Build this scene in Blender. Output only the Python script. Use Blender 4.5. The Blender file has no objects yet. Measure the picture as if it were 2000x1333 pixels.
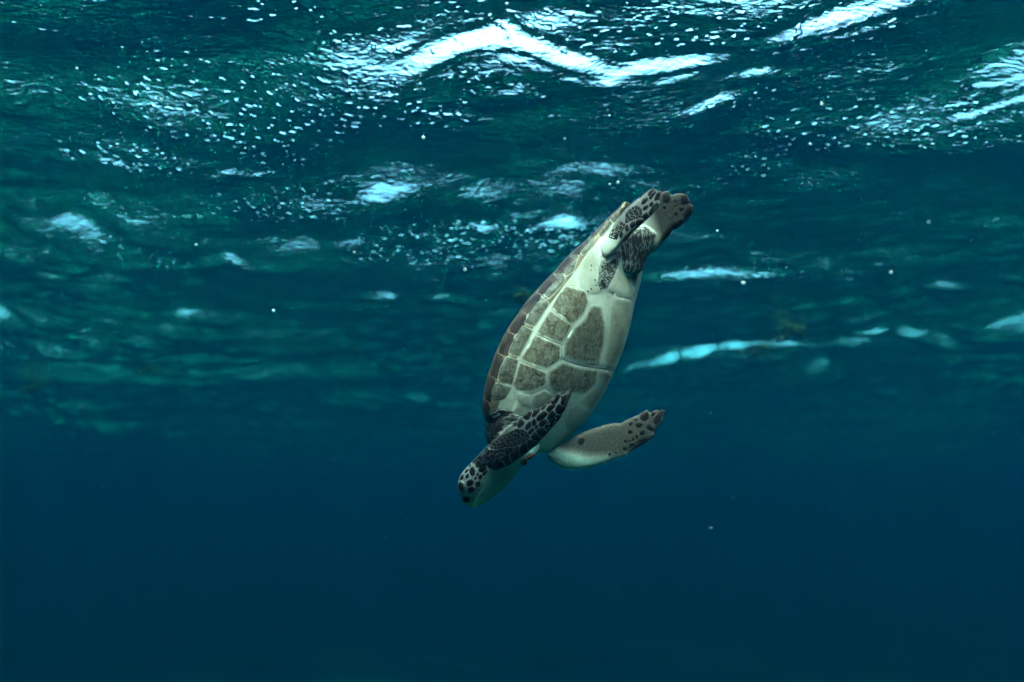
import bpy, bmesh, math, random
import numpy as np
from mathutils import Vector, Matrix, Euler
from mathutils.bvhtree import BVHTree
from mathutils.geometry import delaunay_2d_cdt

scene = bpy.context.scene
C = scene.collection
R = math.radians
random.seed(7)
rng = np.random.default_rng(11)

# ---------------------------------------------------------------- camera
FPX = 1800.0                       # focal length in pixels of the 2000 px wide photograph
CX, CY = 1000.0, 666.5
PITCH = R(10.5)                    # camera tilted up
DEPTH = 1.2                        # camera this far below the surface (surface at z = 0)
CAM = Vector((0, 0, -DEPTH))
FWD = Vector((0, math.cos(PITCH), math.sin(PITCH)))
RIGHT = Vector((1, 0, 0))
UP = Vector((0, -math.sin(PITCH), math.cos(PITCH)))
D0 = 1.60                          # distance of the turtle
MPP = D0 / FPX                     # metres per pixel there

cd = bpy.data.cameras.new('camera')
cd.sensor_width = 36.0
cd.lens = FPX / 2000.0 * 36.0
cd.clip_start = 0.02
cd.clip_end = 400
cd.dof.use_dof = True
cd.dof.focus_distance = D0 - 0.03
cd.dof.aperture_fstop = cd.lens / 9.0
cam = bpy.data.objects.new('camera', cd)
cam.location = CAM
cam.rotation_euler = (R(90) + PITCH, 0, 0)
C.objects.link(cam)
scene.camera = cam

# ---------------------------------------------------------------- sky, sun, exposure
SUN = Vector((0.10, -0.44, 0.89)).normalized()      # towards the sun (as seen under water)
world = bpy.data.worlds.new('World')
scene.world = world
world.use_nodes = True
wn = world.node_tree
wn.nodes.clear()
wo = wn.nodes.new('ShaderNodeOutputWorld')
wb = wn.nodes.new('ShaderNodeBackground')
ws = wn.nodes.new('ShaderNodeTexSky')
ws.sky_type = 'NISHITA'
ws.sun_disc = False
ws.sun_elevation = math.asin(SUN.z)
ws.sun_rotation = math.atan2(SUN.x, SUN.y)
ws.dust_density = 4.0
wb.inputs['Strength'].default_value = 0.15
wn.links.new(ws.outputs[0], wb.inputs[0])
wn.links.new(wb.outputs[0], wo.inputs[0])

sl = bpy.data.lights.new('sun', 'SUN')
sl.energy = 2.0
sl.angle = R(0.6)
sl.color = (1.0, 0.95, 0.86)
so = bpy.data.objects.new('sun', sl)
so.rotation_euler = (-SUN).to_track_quat('-Z', 'Y').to_euler()
so.location = (0, 0, 5)
C.objects.link(so)

scene.view_settings.view_transform = 'Standard'
scene.view_settings.look = 'None'
scene.view_settings.gamma = 1.0
scene.view_settings.use_curve_mapping = False
scene.view_settings.exposure = 3.9
cy = scene.cycles
cy.use_denoising = True
cy.max_bounces = 8
cy.volume_bounces = 1
cy.transparent_max_bounces = 12
cy.glossy_bounces = 4
cy.transmission_bounces = 6
cy.diffuse_bounces = 3
cy.sample_clamp_indirect = 6.0
cy.caustics_reflective = True
cy.caustics_refractive = True

# ---------------------------------------------------------------- helpers
def unproject(px, py, dz=0.0):
    """photo pixel + distance offset (in pixels of MPP metres, away from the camera) -> world point"""
    d = D0 + dz * MPP
    return CAM + d * (FWD + ((px - CX) / FPX) * RIGHT - ((py - CY) / FPX) * UP)

def ray_dir(px, py):
    px, py = float(px), float(py)
    return (FWD + ((px - CX) / FPX) * RIGHT - ((py - CY) / FPX) * UP).normalized()

def on_surface(px, py, z=0.0):
    d = ray_dir(px, py)
    t = (z - CAM.z) / d.z
    return CAM + d * t

def new_mat(name):
    m = bpy.data.materials.new(name)
    m.use_nodes = True
    nt = m.node_tree
    nt.nodes.clear()
    return m, nt, nt.nodes, nt.links

def link_obj(name, mesh, mats=(), parent=None):
    o = bpy.data.objects.new(name, mesh)
    for m in (mats if isinstance(mats, (list, tuple)) else [mats]):
        mesh.materials.append(m)
    C.objects.link(o)
    if parent is not None:
        o.parent = parent
        o.matrix_parent_inverse = parent.matrix_world.inverted()
    return o

def np_mesh(name, verts, quads, smooth=True):
    me = bpy.data.meshes.new(name)
    verts = np.asarray(verts, np.float32)
    quads = np.asarray(quads, np.int32)
    n = quads.shape[1]
    me.vertices.add(len(verts))
    me.vertices.foreach_set('co', verts.ravel())
    me.loops.add(quads.size)
    me.loops.foreach_set('vertex_index', quads.ravel())
    me.polygons.add(len(quads))
    me.polygons.foreach_set('loop_start', np.arange(0, quads.size, n, dtype=np.int32))
    me.polygons.foreach_set('use_smooth', np.full(len(quads), smooth))
    me.update(calc_edges=True)
    me.validate()
    return me

# ---------------------------------------------------------------- water surface
def wave_components():
    r = np.random.default_rng(23)
    comps = []
    lam_list = np.geomspace(2.6, 0.13, 70)
    for lam in lam_list:
        k = 2 * np.pi / lam
        spread = 0.45 + 0.35 * min(1, 0.5 / lam)
        th = -np.pi / 2 + r.normal(0.12, spread)
        slope = 0.031 * r.uniform(0.5, 1.3) * (1.1 if lam > 1.4 else (1.25 if lam > 0.6 else (0.95 if lam > 0.25 else 0.7)))
        comps.append((k * np.cos(th), k * np.sin(th), slope / k, r.uniform(0, 2 * np.pi)))
    return comps
COMPS = wave_components()

def wave(x, y):
    """Gerstner sum: rounded hanging troughs, tighter crests.  Returns dx, dy, z"""
    rr = np.hypot(x, y)
    dx = np.zeros_like(x); dy = np.zeros_like(x); z = np.zeros_like(x)
    g1 = 0.75 + 0.5 * np.sin(0.9 * x + 1.3) * np.sin(0.7 * y + 0.4)          # gusty patches
    g2 = 0.75 + 0.45 * np.sin(1.7 * x - 0.8 * y + 2.0) * np.sin(1.1 * y + 0.9 * x)
    for kx, ky, a, ph in COMPS:
        k = math.hypot(kx, ky)
        lam = 2 * np.pi / k
        fade = (1.0 / (1.0 + (rr * 0.004 / lam) ** 2)) * (1 + 0.5 * np.clip((rr - 4) / 8, 0, 1))
        amp = a * fade * (1.0 if lam > 1.2 else (g1 if lam > 0.4 else g2))
        if lam < 0.4: amp = amp * (1 + 0.9 * np.clip((rr - 2.4) / 2.5, 0, 1))
        p = kx * x + ky * y + ph
        s = np.sin(p)
        z += amp * np.cos(p)
        q = 0.75
        dx -= q * amp * kx / k * s
        dy -= q * amp * ky / k * s
    return dx, dy, z

def build_surface():
    az_core = np.linspace(R(-46), R(46), 900)
    az_rest = np.linspace(R(46), R(314), 150)[1:-1]
    az = np.concatenate([az_core, az_rest])
    rad = np.concatenate([np.linspace(0.02, 0.9, 40)[:-1], np.geomspace(0.9, 30, 820), np.geomspace(30, 118, 50)[1:]])
    A, Rr = np.meshgrid(az, rad)
    x = Rr * np.sin(A); y = Rr * np.cos(A)
    sx, sy, sz = wave(x, y)
    ex, ey, ez = extra_waves(x, y)
    edge = np.clip((118 - Rr) / 30, 0, 1)
    v = np.stack([x + (sx + ex) * edge, y + (sy + ey) * edge, (sz + ez) * edge], -1).reshape(-1, 3)
    nr, na = A.shape
    i = np.arange(nr - 1)[:, None]; j = np.arange(na)[None, :]
    j2 = (j + 1) % na
    q = np.stack([i * na + j, i * na + j2, (i + 1) * na + j2, (i + 1) * na + j], -1).reshape(-1, 4)
    q = q[:, ::-1]
    # close the middle
    v = np.vstack([v, [[0, 0, sz[0].mean()]]])
    c = len(v) - 1
    me = np_mesh('water_surface', v, q)
    bm = bmesh.new(); bm.from_mesh(me); bm.verts.ensure_lookup_table()
    for a in range(na):
        f = bm.faces.new((bm.verts[c], bm.verts[(a + 1) % na], bm.verts[a])); f.smooth = True
    bm.normal_update()
    if sum(f.normal.z for f in bm.faces[:2000] if True) < 0:
        bmesh.ops.reverse_faces(bm, faces=bm.faces)
    bm.to_mesh(me); bm.free()
    n_ = len(me.vertices); co = np.empty(n_ * 3, np.float32); me.vertices.foreach_get('co', co); co = co.reshape(-1, 3)
    g = np.full(n_, 0.20)
    for gx, gy, sx_, sy_, am in GUSTS:                     # patches of short steep ripples, placed on the surface
        c = np.array(on_surface(gx, gy)); ex_ = abs(on_surface(gx + sx_, gy).x - c[0]); ey_ = abs(on_surface(gx, gy - sy_).y - c[1])
        g += am * np.exp(-((co[:, 0] - c[0]) / ex_) ** 2 - ((co[:, 1] - c[1]) / ey_) ** 2)
    at = me.attributes.new('gust', 'FLOAT', 'POINT'); at.data.foreach_set('value', np.clip(g, 0, 1).astype(np.float32))
    return me

GUSTS = [(380, 215, 150, 45, 1.0), (490, 245, 60, 45, 0.6), (640, 210, 110, 55, 0.9), (860, 192, 70, 25, 0.8), (560, 300, 110, 40, 0.6), (250, 300, 130, 30, 0.7), (740, 100, 90, 60, 0.6), (960, 30, 70, 25, 0.8), (1250, 40, 220, 45, 0.8), (540, 20, 130, 25, 0.7),
         (1640, 60, 130, 40, 0.5), (500, 400, 130, 40, 0.5), (800, 470, 180, 30, 0.6), (1080, 460, 90, 25, 0.7), (1600, 270, 120, 40, 0.5), (1400, 180, 120, 30, 0.6), (1480, 330, 100, 40, 0.4), (200, 490, 140, 40, 0.35), (1880, 230, 120, 40, 0.4), (1430, 690, 260, 22, 0.8), (60, 690, 120, 16, 0.6), (1400, 526, 160, 16, 0.7)]

# crests and troughs that can be read off the photograph: pixels of a line on the surface, half width in metres, slope
STREAKS = [
    ([(800, 122), (850, 100), (900, 84), (1000, 66), (1080, 88), (1180, 112), (1300, 104), (1420, 82)], 0.030, 0.50),
    ([(1000, 96), (1080, 108), (1160, 126), (1280, 130), (1360, 120)], 0.019, 0.40),
    ([(1470, 60), (1530, 42), (1620, 16), (1720, -12), (1800, -30)], 0.042, 0.60),
    ([(1440, 88), (1560, 72), (1640, 54), (1740, 30)], 0.020, 0.44),
    ([(1390, 138), (1480, 134), (1560, 142)], 0.024, 0.42),
    ([(1330, 188), (1400, 178), (1430, 174)], 0.025, 0.44),
    ([(830, 198), (890, 188), (950, 192)], 0.022, 0.40),
    ([(960, 143), (1020, 138), (1090, 165)], 0.020, 0.36),
    ([(1850, 240), (1920, 224), (1990, 204), (2080, 180)], 0.016, 0.36),
    ([(130, 312), (200, 302), (260, 318), (320, 332)], 0.030, 0.48),
    ([(400, 333), (450, 328), (530, 341)], 0.032, 0.54),
    ([(410, 497), (450, 492), (490, 502)], 0.05, 0.52),
    ([(880, 456), (920, 452), (970, 458)], 0.05, 0.56),
    ([(1020, 460), (1080, 457), (1150, 463)], 0.045, 0.52),
    ([(1270, 530), (1380, 524), (1530, 522)], 0.05, 0.53),
    ([(1210, 724), (1330, 706), (1430, 690), (1540, 676), (1650, 664)], 0.085, 0.70),
    ([(1660, 646), (1740, 642), (1890, 654)], 0.08, 0.60),
    ([(-60, 700), (30, 690), (120, 682)], 0.17, 0.62),
    ([(180, 688), (330, 702)], 0.14, 0.55),
    ([(480, 706), (540, 700), (600, 695)], 0.14, 0.52),
    ([(690, 592), (800, 586), (890, 594)], 0.07, 0.52), ([(60, 528), (180, 520), (280, 524)], 0.05, 0.50),
    ([(180, 440), (260, 422), (360, 430)], 0.16, 0.30), ([(600, 395), (760, 380), (900, 390)], 0.15, 0.28), ([(120, 110), (280, 95), (400, 90)], 0.11, 0.20), ([(1000, 215), (1150, 190), (1300, 200)], 0.10, 0.20), ([(1350, 260), (1450, 240), (1600, 235)], 0.12, 0.24),
]
def extra_waves(x, y):
    z = np.zeros_like(x)
    for pts, w, s in STREAKS:
        W = np.array([on_surface(*p)[:2] for p in pts])
        xs, ys = W[:, 0], W[:, 1]
        sel = (x > xs[0] - 6 * w) & (x < xs[-1] + 6 * w) & (np.abs(y - ys.mean()) < 1.5 + 8 * w)
        X, Y = x[sel], y[sel]
        y0 = np.interp(X, xs, ys)
        taper = 1 / (1 + np.exp(-(X - xs[0]) / w)) / (1 + np.exp((X - xs[-1]) / w))
        t = (Y - y0) / w + (1.0 if w < 0.1 else 0.75) * (0.25 * np.sin(0.55 * X / w + 1.3 * xs[0]) + 0.15 * np.sin(1.23 * X / w + Y / w))
        z[sel] += -s * w * t * np.exp(-t * t / 2) * taper
    return np.zeros_like(x), np.zeros_like(x), z

def water_material():
    m, nt, N, L = new_mat('water_surface')
    out = N.new('ShaderNodeOutputMaterial')
    co = N.new('ShaderNodeTexCoord')
    mp = N.new('ShaderNodeMapping'); mp.inputs['Scale'].default_value = (1.0, 1.9, 1.0); mp.inputs['Rotation'].default_value = (0, 0, R(9))
    L.new(co.outputs['Object'], mp.inputs[0])
    n1 = N.new('ShaderNodeTexNoise'); n1.inputs['Scale'].default_value = 14; n1.inputs['Detail'].default_value = 2; n1.inputs['Distortion'].default_value = 0.6
    n2 = N.new('ShaderNodeTexNoise'); n2.inputs['Scale'].default_value = 45; n2.inputs['Detail'].default_value = 2
    n3 = N.new('ShaderNodeTexNoise'); n3.inputs['Scale'].default_value = 2.2; n3.inputs['Detail'].default_value = 1
    for n in (n1, n2): L.new(mp.outputs[0], n.inputs['Vector'])
    L.new(co.outputs['Object'], n3.inputs['Vector'])
    ramp = N.new('ShaderNodeMapRange'); ramp.inputs[1].default_value = 0.38; ramp.inputs[2].default_value = 0.62
    ramp.inputs[3].default_value = 0.15; ramp.inputs[4].default_value = 1.0
    L.new(n3.outputs[0], ramp.inputs[0])
    b1 = N.new('ShaderNodeBump'); b1.inputs['Strength'].default_value = 1.0; b1.inputs['Distance'].default_value = 0.0062
    b2 = N.new('ShaderNodeBump'); b2.inputs['Distance'].default_value = 0.0042
    L.new(n1.outputs[0], b1.inputs['Height']); L.new(n2.outputs[0], b2.inputs['Height'])
    L.new(ramp.outputs[0], b2.inputs['Strength'])
    L.new(b1.outputs[0], b2.inputs['Normal'])
    # sparse sharp dimples that catch the sky, in gusty patches
    n4 = N.new('ShaderNodeTexNoise'); n4.inputs['Scale'].default_value = 46; n4.inputs['Detail'].default_value = 0.5
    n5 = N.new('ShaderNodeTexNoise'); n5.inputs['Scale'].default_value = 1.6; n5.inputs['Detail'].default_value = 2
    mp4 = N.new('ShaderNodeMapping'); mp4.inputs['Scale'].default_value = (1.0, 0.75, 1.0)
    L.new(co.outputs['Object'], mp4.inputs[0]); L.new(mp4.outputs[0], n4.inputs['Vector']); L.new(co.outputs['Object'], n5.inputs['Vector'])
    r4 = N.new('ShaderNodeMapRange'); r4.interpolation_type = 'SMOOTHSTEP'; r4.inputs[1].default_value = 0.64; r4.inputs[2].default_value = 0.78
    L.new(n4.outputs[0], r4.inputs[0])
    r5 = N.new('ShaderNodeMapRange'); r5.inputs[1].default_value = 0.40; r5.inputs[2].default_value = 0.60
    gu = N.new('ShaderNodeAttribute'); gu.attribute_name = 'gust'
    gm = N.new('ShaderNodeMath'); gm.operation = 'MULTIPLY_ADD'; gm.inputs[1].default_value = 0.34; L.new(gu.outputs['Fac'], gm.inputs[0])
    g5 = N.new('ShaderNodeMath'); g5.operation = 'MULTIPLY_ADD'; g5.inputs[1].default_value = 0.5; g5.inputs[2].default_value = 0.10; L.new(n5.outputs[0], g5.inputs[0])
    L.new(g5.outputs[0], gm.inputs[2]); L.new(gm.outputs[0], r5.inputs[0])
    b3 = N.new('ShaderNodeBump'); b3.inputs['Distance'].default_value = 0.010
    L.new(r4.outputs[0], b3.inputs['Height']); L.new(r5.outputs[0], b3.inputs['Strength']); L.new(b2.outputs[0], b3.inputs['Normal'])
    b2 = b3
    fr = N.new('ShaderNodeFresnel'); fr.inputs['IOR'].default_value = 1.33
    L.new(b2.outputs[0], fr.inputs['Normal'])
    gl = N.new('ShaderNodeBsdfGlossy'); gl.inputs['Roughness'].default_value = 0.03; gl.inputs['Color'].default_value = (1, 1, 1, 1)
    rf = N.new('ShaderNodeBsdfRefraction'); rf.inputs['IOR'].default_value = 1.33; rf.inputs['Roughness'].default_value = 0.05
    tr = N.new('ShaderNodeBsdfTransparent')
    L.new(b2.outputs[0], gl.inputs['Normal']); L.new(b2.outputs[0], rf.inputs['Normal'])
    mx = N.new('ShaderNodeMixShader'); mx.inputs[0].default_value = 0.25
    L.new(rf.outputs[0], mx.inputs[1]); L.new(tr.outputs[0], mx.inputs[2])
    m2 = N.new('ShaderNodeMixShader')
    L.new(fr.outputs[0], m2.inputs[0]); L.new(mx.outputs[0], m2.inputs[1]); L.new(gl.outputs[0], m2.inputs[2])
    L.new(m2.outputs[0], out.inputs['Surface'])
    return m

#EXTRA#
surf = link_obj('water_surface', build_surface(), water_material())
surf['kind'] = 'structure'

# the body of water: closed box of even density round camera and scene
def box_mesh(name, lo, hi):
    bm = bmesh.new()
    bmesh.ops.create_cube(bm, size=1.0)
    for v in bm.verts:
        v.co = Vector([(lo[i] + hi[i]) / 2 + v.co[i] * (hi[i] - lo[i]) for i in range(3)])
    me = bpy.data.meshes.new(name); bm.to_mesh(me); bm.free()
    return me

SEABED = -7.8
m, nt, N, L = new_mat('sea_water')
out = N.new('ShaderNodeOutputMaterial')
pv = N.new('ShaderNodeVolumePrincipled')                 # even density: blue-green scatter, red soaked up first
pv.inputs['Density'].default_value = 0.345
pv.inputs['Color'].default_value = (0.0, 0.0059, 0.0130, 1)
pv.inputs['Absorption Color'].default_value = (0.045, 0.476, 0.440, 1)
pv.inputs['Anisotropy'].default_value = 0.3
L.new(pv.outputs[0], out.inputs['Volume'])
haze = link_obj('haze', box_mesh('haze', (-80, -80, SEABED - 2), (80, 80, 0.6)), m)
haze['kind'] = 'stuff'

# pale sand floor
def build_seabed():
    g = np.concatenate([-np.geomspace(110, 1, 60), np.linspace(-1, 1, 9)[1:-1], np.geomspace(1, 110, 60)])
    X, Y = np.meshgrid(g, g)
    Z = SEABED + 0.12 * np.sin(0.8 * X + 0.5 * np.sin(0.4 * Y)) + 0.2 * np.sin(0.23 * Y + 0.3 * X) + 0.02 * np.sin(9 * X + 3 * Y)
    n = len(g)
    i = np.arange(n - 1)[:, None]; j = np.arange(n - 1)[None, :]
    q = np.stack([i * n + j, i * n + j + 1, (i + 1) * n + j + 1, (i + 1) * n + j], -1).reshape(-1, 4)
    return np_mesh('seabed', np.stack([X, Y, Z], -1).reshape(-1, 3), q)
m, nt, N, L = new_mat('sand')
out = N.new('ShaderNodeOutputMaterial'); b = N.new('ShaderNodeBsdfPrincipled'); nz = N.new('ShaderNodeTexNoise'); cr = N.new('ShaderNodeValToRGB')
nz.inputs['Scale'].default_value = 0.24; nz.inputs['Detail'].default_value = 4
cr.color_ramp.elements[0].color = (0.015, 0.02, 0.016, 1); cr.color_ramp.elements[1].color = (0.27, 0.27, 0.25, 1)
cr.color_ramp.elements[0].position = 0.52; cr.color_ramp.elements[1].position = 0.62
tc = N.new('ShaderNodeTexCoord'); L.new(tc.outputs['Object'], nz.inputs['Vector'])
L.new(nz.outputs[0], cr.inputs[0]); L.new(cr.outputs[0], b.inputs['Base Color']); b.inputs['Roughness'].default_value = 0.95
L.new(b.outputs[0], out.inputs['Surface'])
sb = link_obj('seabed', build_seabed(), m)
sb['kind'] = 'structure'

# ================================================================ the sea turtle
PHI = R(50)                         # roll about the long axis: belly turned to the camera and to the right
SPH, CPH = math.sin(PHI), math.cos(PHI)
AX = np.array([math.cos(R(62)), -math.sin(R(62))])      # head -> tail in the picture
UX = np.array([-AX[1], AX[0]])
O0 = np.array([1108.0, 650.0])
TILT = 0.27                         # tail farther away than the head

def q2w(q):
    q = np.atleast_2d(np.asarray(q, float))
    d = D0 + q[:, 2] * MPP
    f, r, u = (np.array(v) for v in (FWD, RIGHT, UP))
    return np.array(CAM) + d[:, None] * (f + ((q[:, 0] - CX) / FPX)[:, None] * r - ((q[:, 1] - CY) / FPX)[:, None] * u)

root = bpy.data.objects.new('sea_turtle', None)
root.location = unproject(1090, 690, 0)
root.empty_display_size = 0.1
C.objects.link(root)
bpy.context.view_layer.update()
root['label'] = 'young sea turtle diving head first with pale belly and dark scaled flippers'
root['category'] = 'turtle'

# ---------------------------------------------------------------- materials of the turtle
def ramp(N, fac, L, stops):
    c = N.new('ShaderNodeValToRGB')
    e = c.color_ramp.elements
    while len(e) < len(stops): e.new(0.5)
    for k, (p, col) in enumerate(stops):
        e[k].position = p; e[k].color = (*col, 1)
    L.new(fac, c.inputs[0])
    return c
def mixc(N, L, fac, a, b):
    m = N.new('ShaderNodeMix'); m.data_type = 'RGBA'
    for sock, v in ((m.inputs[0], fac), (m.inputs[6], a), (m.inputs[7], b)):
        if hasattr(v, 'is_output'): L.new(v, sock)
        elif isinstance(v, tuple): sock.default_value = (*v, 1)
        else: sock.default_value = v
    return m.outputs[2]
def math_n(N, L, op, a, b=None, clamp=False):
    m = N.new('ShaderNodeMath'); m.operation = op; m.use_clamp = clamp
    for i, v in enumerate((a, b)):
        if v is None: continue
        if hasattr(v, 'is_output'): L.new(v, m.inputs[i])
        else: m.inputs[i].default_value = v
    return m.outputs[0]
def noise(N, L, vec, scale, detail=3, dist=0.0, rough=0.55):
    n = N.new('ShaderNodeTexNoise')
    n.inputs['Scale'].default_value = scale; n.inputs['Detail'].default_value = detail
    n.inputs['Distortion'].default_value = dist; n.inputs['Roughness'].default_value = rough
    L.new(vec, n.inputs['Vector'])
    return n.outputs[0]
def finish(N, L, col, rough, bump=None, bstr=0.3, bdist=0.001, spec=0.35, sss=0.0):
    out = N.new('ShaderNodeOutputMaterial'); b = N.new('ShaderNodeBsdfPrincipled')
    if hasattr(col, 'is_output'): L.new(col, b.inputs['Base Color'])
    else: b.inputs['Base Color'].default_value = (*col, 1)
    b.inputs['Roughness'].default_value = rough
    b.inputs['IOR'].default_value = 1.2
    b.inputs['Specular IOR Level'].default_value = spec
    if bump is not None:
        bm_ = N.new('ShaderNodeBump'); bm_.inputs['Strength'].default_value = bstr; bm_.inputs['Distance'].default_value = bdist
        L.new(bump, bm_.inputs['Height']); L.new(bm_.outputs[0], b.inputs['Normal'])
    L.new(b.outputs[0], out.inputs['Surface'])

def mat_skin():
    m, nt, N, L = new_mat('turtle_skin')
    tc = N.new('ShaderNodeTexCoord'); v = tc.outputs['Object']
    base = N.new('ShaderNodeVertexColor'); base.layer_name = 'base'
    mk = N.new('ShaderNodeVertexColor'); mk.layer_name = 'mask'
    sep = N.new('ShaderNodeSeparateColor'); L.new(mk.outputs[0], sep.inputs[0])
    # dark streaks that follow the folds of the skin
    mp = N.new('ShaderNodeMapping'); mp.inputs['Rotation'].default_value = (R(20), R(35), R(-30)); mp.inputs['Scale'].default_value = (1.0, 1.0, 0.28)
    L.new(v, mp.inputs[0])
    s1 = noise(N, L, mp.outputs[0], 300, 3, 0.8)
    s2 = noise(N, L, v, 60, 4, 0.3)
    st = math_n(N, L, 'ADD', math_n(N, L, 'MULTIPLY', s1, 0.75), math_n(N, L, 'MULTIPLY', s2, 0.35))
    thr = math_n(N, L, 'SUBTRACT', 0.80, math_n(N, L, 'MULTIPLY', sep.outputs[0], 0.34))
    f = math_n(N, L, 'MULTIPLY', math_n(N, L, 'SUBTRACT', st, thr), 14, True)
    f = math_n(N, L, 'MULTIPLY', f, math_n(N, L, 'MULTIPLY', sep.outputs[0], 3.0, True))
    # fine wrinkles and freckles
    vo = N.new('ShaderNodeTexVoronoi'); vo.feature = 'DISTANCE_TO_EDGE'; vo.inputs['Scale'].default_value = 210; L.new(v, vo.inputs['Vector'])
    w = math_n(N, L, 'MULTIPLY', vo.outputs['Distance'], 6.0, True)
    fr = noise(N, L, v, 120, 5, 0.2, 0.7)
    tone = math_n(N, L, 'ADD', 0.66, math_n(N, L, 'MULTIPLY', fr, 0.62))
    b2 = N.new('ShaderNodeVectorMath'); b2.operation = 'SCALE'; L.new(base.outputs[0], b2.inputs[0]); L.new(tone, b2.inputs['Scale'])
    net = math_n(N, L, 'MULTIPLY', math_n(N, L, 'SUBTRACT', 1.0, w), sep.outputs[1])
    col = mixc(N, L, math_n(N, L, 'MULTIPLY', net, 0.6), b2.outputs[0], (0.06, 0.055, 0.045))
    col = mixc(N, L, f, col, (0.018, 0.015, 0.014))
    h = math_n(N, L, 'ADD', w, math_n(N, L, 'MULTIPLY', s1, 1.2))
    finish(N, L, col, 0.55, h, 0.22, 0.0008, 0.3)
    return m

def mat_scale(name, dark=(0.0065, 0.0055, 0.0055), rim=(0.014, 0.012, 0.011), spec=0.10):
    m, nt, N, L = new_mat(name)
    tc = N.new('ShaderNodeTexCoord'); v = tc.outputs['Object']
    e = N.new('ShaderNodeVertexColor'); e.layer_name = 'edge'
    oi = N.new('ShaderNodeObjectInfo')
    n = noise(N, L, v, 160, 4)
    f = math_n(N, L, 'MULTIPLY', math_n(N, L, 'SUBTRACT', math_n(N, L, 'ADD', e.outputs[0], math_n(N, L, 'MULTIPLY', n, 0.3)), 0.16), 5.0, True)
    col = mixc(N, L, f, rim, dark)
    br = math_n(N, L, 'MULTIPLY', math_n(N, L, 'SUBTRACT', noise(N, L, v, 70, 3), 0.45), 2.0, True)
    col = mixc(N, L, math_n(N, L, 'MULTIPLY', br, math_n(N, L, 'MULTIPLY', oi.outputs['Random'], 0.5)), col, (0.03, 0.018, 0.012))
    finish(N, L, col, 0.5, n, 0.3, 0.0008, spec)
    return m

def stains(N, L, v, col, amt=1.0):
    """algae stain, yellowing and fine scratches on pale shell"""
    s1 = noise(N, L, v, 16, 5, 0.6, 0.65); s2 = noise(N, L, v, 120, 4, 0.2, 0.75)
    f = math_n(N, L, 'MULTIPLY', math_n(N, L, 'SUBTRACT', math_n(N, L, 'ADD', s1, math_n(N, L, 'MULTIPLY', s2, 0.45)), 0.66), 3.0 * amt, True)
    col = mixc(N, L, math_n(N, L, 'MULTIPLY', f, 0.75), col, (0.13, 0.105, 0.058))
    mp = N.new('ShaderNodeMapping'); mp.inputs['Rotation'].default_value = (R(10), R(28), 0); mp.inputs['Scale'].default_value = (1.0, 1.0, 0.06); L.new(v, mp.inputs[0])
    sc = noise(N, L, mp.outputs[0], 420, 2, 0.3)
    g = math_n(N, L, 'MULTIPLY', math_n(N, L, 'SUBTRACT', sc, 0.62), 8.0, True)
    return mixc(N, L, math_n(N, L, 'MULTIPLY', g, 0.35), col, (0.14, 0.125, 0.08))

def mat_scute(name, centre=(0.045, 0.033, 0.016), pale=(0.34, 0.34, 0.265), dirt=0.9, reach=0.16, soft=1.25, amt=0.7):
    """belly plate: thin pale margin, soft mottled brown middle with black specks"""
    m, nt, N, L = new_mat(name)
    tc = N.new('ShaderNodeTexCoord'); v = tc.outputs['Object']
    e = N.new('ShaderNodeVertexColor'); e.layer_name = 'edge'
    oi = N.new('ShaderNodeObjectInfo')
    n1 = noise(N, L, v, 30, 5, 0.5, 0.65); n2 = noise(N, L, v, 260, 4, 0.0, 0.7); n3 = noise(N, L, v, 85, 4, 0.6, 0.65)
    d = math_n(N, L, 'ADD', e.outputs[0], math_n(N, L, 'MULTIPLY', math_n(N, L, 'MULTIPLY', math_n(N, L, 'SUBTRACT', n1, 0.5), 1.3), math_n(N, L, 'MULTIPLY', e.outputs[0], 2.5, True)))
    f = math_n(N, L, 'MULTIPLY', math_n(N, L, 'SUBTRACT', d, reach * 0.6), soft, True)
    tone = math_n(N, L, 'ADD', 0.55, math_n(N, L, 'MULTIPLY', math_n(N, L, 'SUBTRACT', math_n(N, L, 'ADD', math_n(N, L, 'MULTIPLY', n2, 0.8), n3), 0.62), 0.95))
    f = math_n(N, L, 'MULTIPLY', f, tone, True)
    col = mixc(N, L, f, stains(N, L, v, mixc(N, L, 0.0, pale, pale), amt), centre)
    sp = math_n(N, L, 'MULTIPLY', math_n(N, L, 'SUBTRACT', math_n(N, L, 'ADD', math_n(N, L, 'MULTIPLY', n3, 0.75), math_n(N, L, 'MULTIPLY', n2, 0.35)), 0.64), 9, True)
    sp = math_n(N, L, 'MULTIPLY', math_n(N, L, 'MULTIPLY', sp, f), dirt * 1.5, True)
    col = mixc(N, L, sp, col, (0.025, 0.02, 0.014))
    finish(N, L, col, 0.5, n2, 0.25, 0.0007, 0.35)
    return m

def mat_simple(name, a, b_, scale=60, rough=0.5, spec=0.35, bump=0.3):
    m, nt, N, L = new_mat(name)
    tc = N.new('ShaderNodeTexCoord'); v = tc.outputs['Object']
    n = noise(N, L, v, scale, 5, 0.4, 0.6)
    c = ramp(N, n, L, [(0.35, a), (0.65, b_)])
    finish(N, L, c.outputs[0], rough, n, bump, 0.001, spec)
    return m

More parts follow.
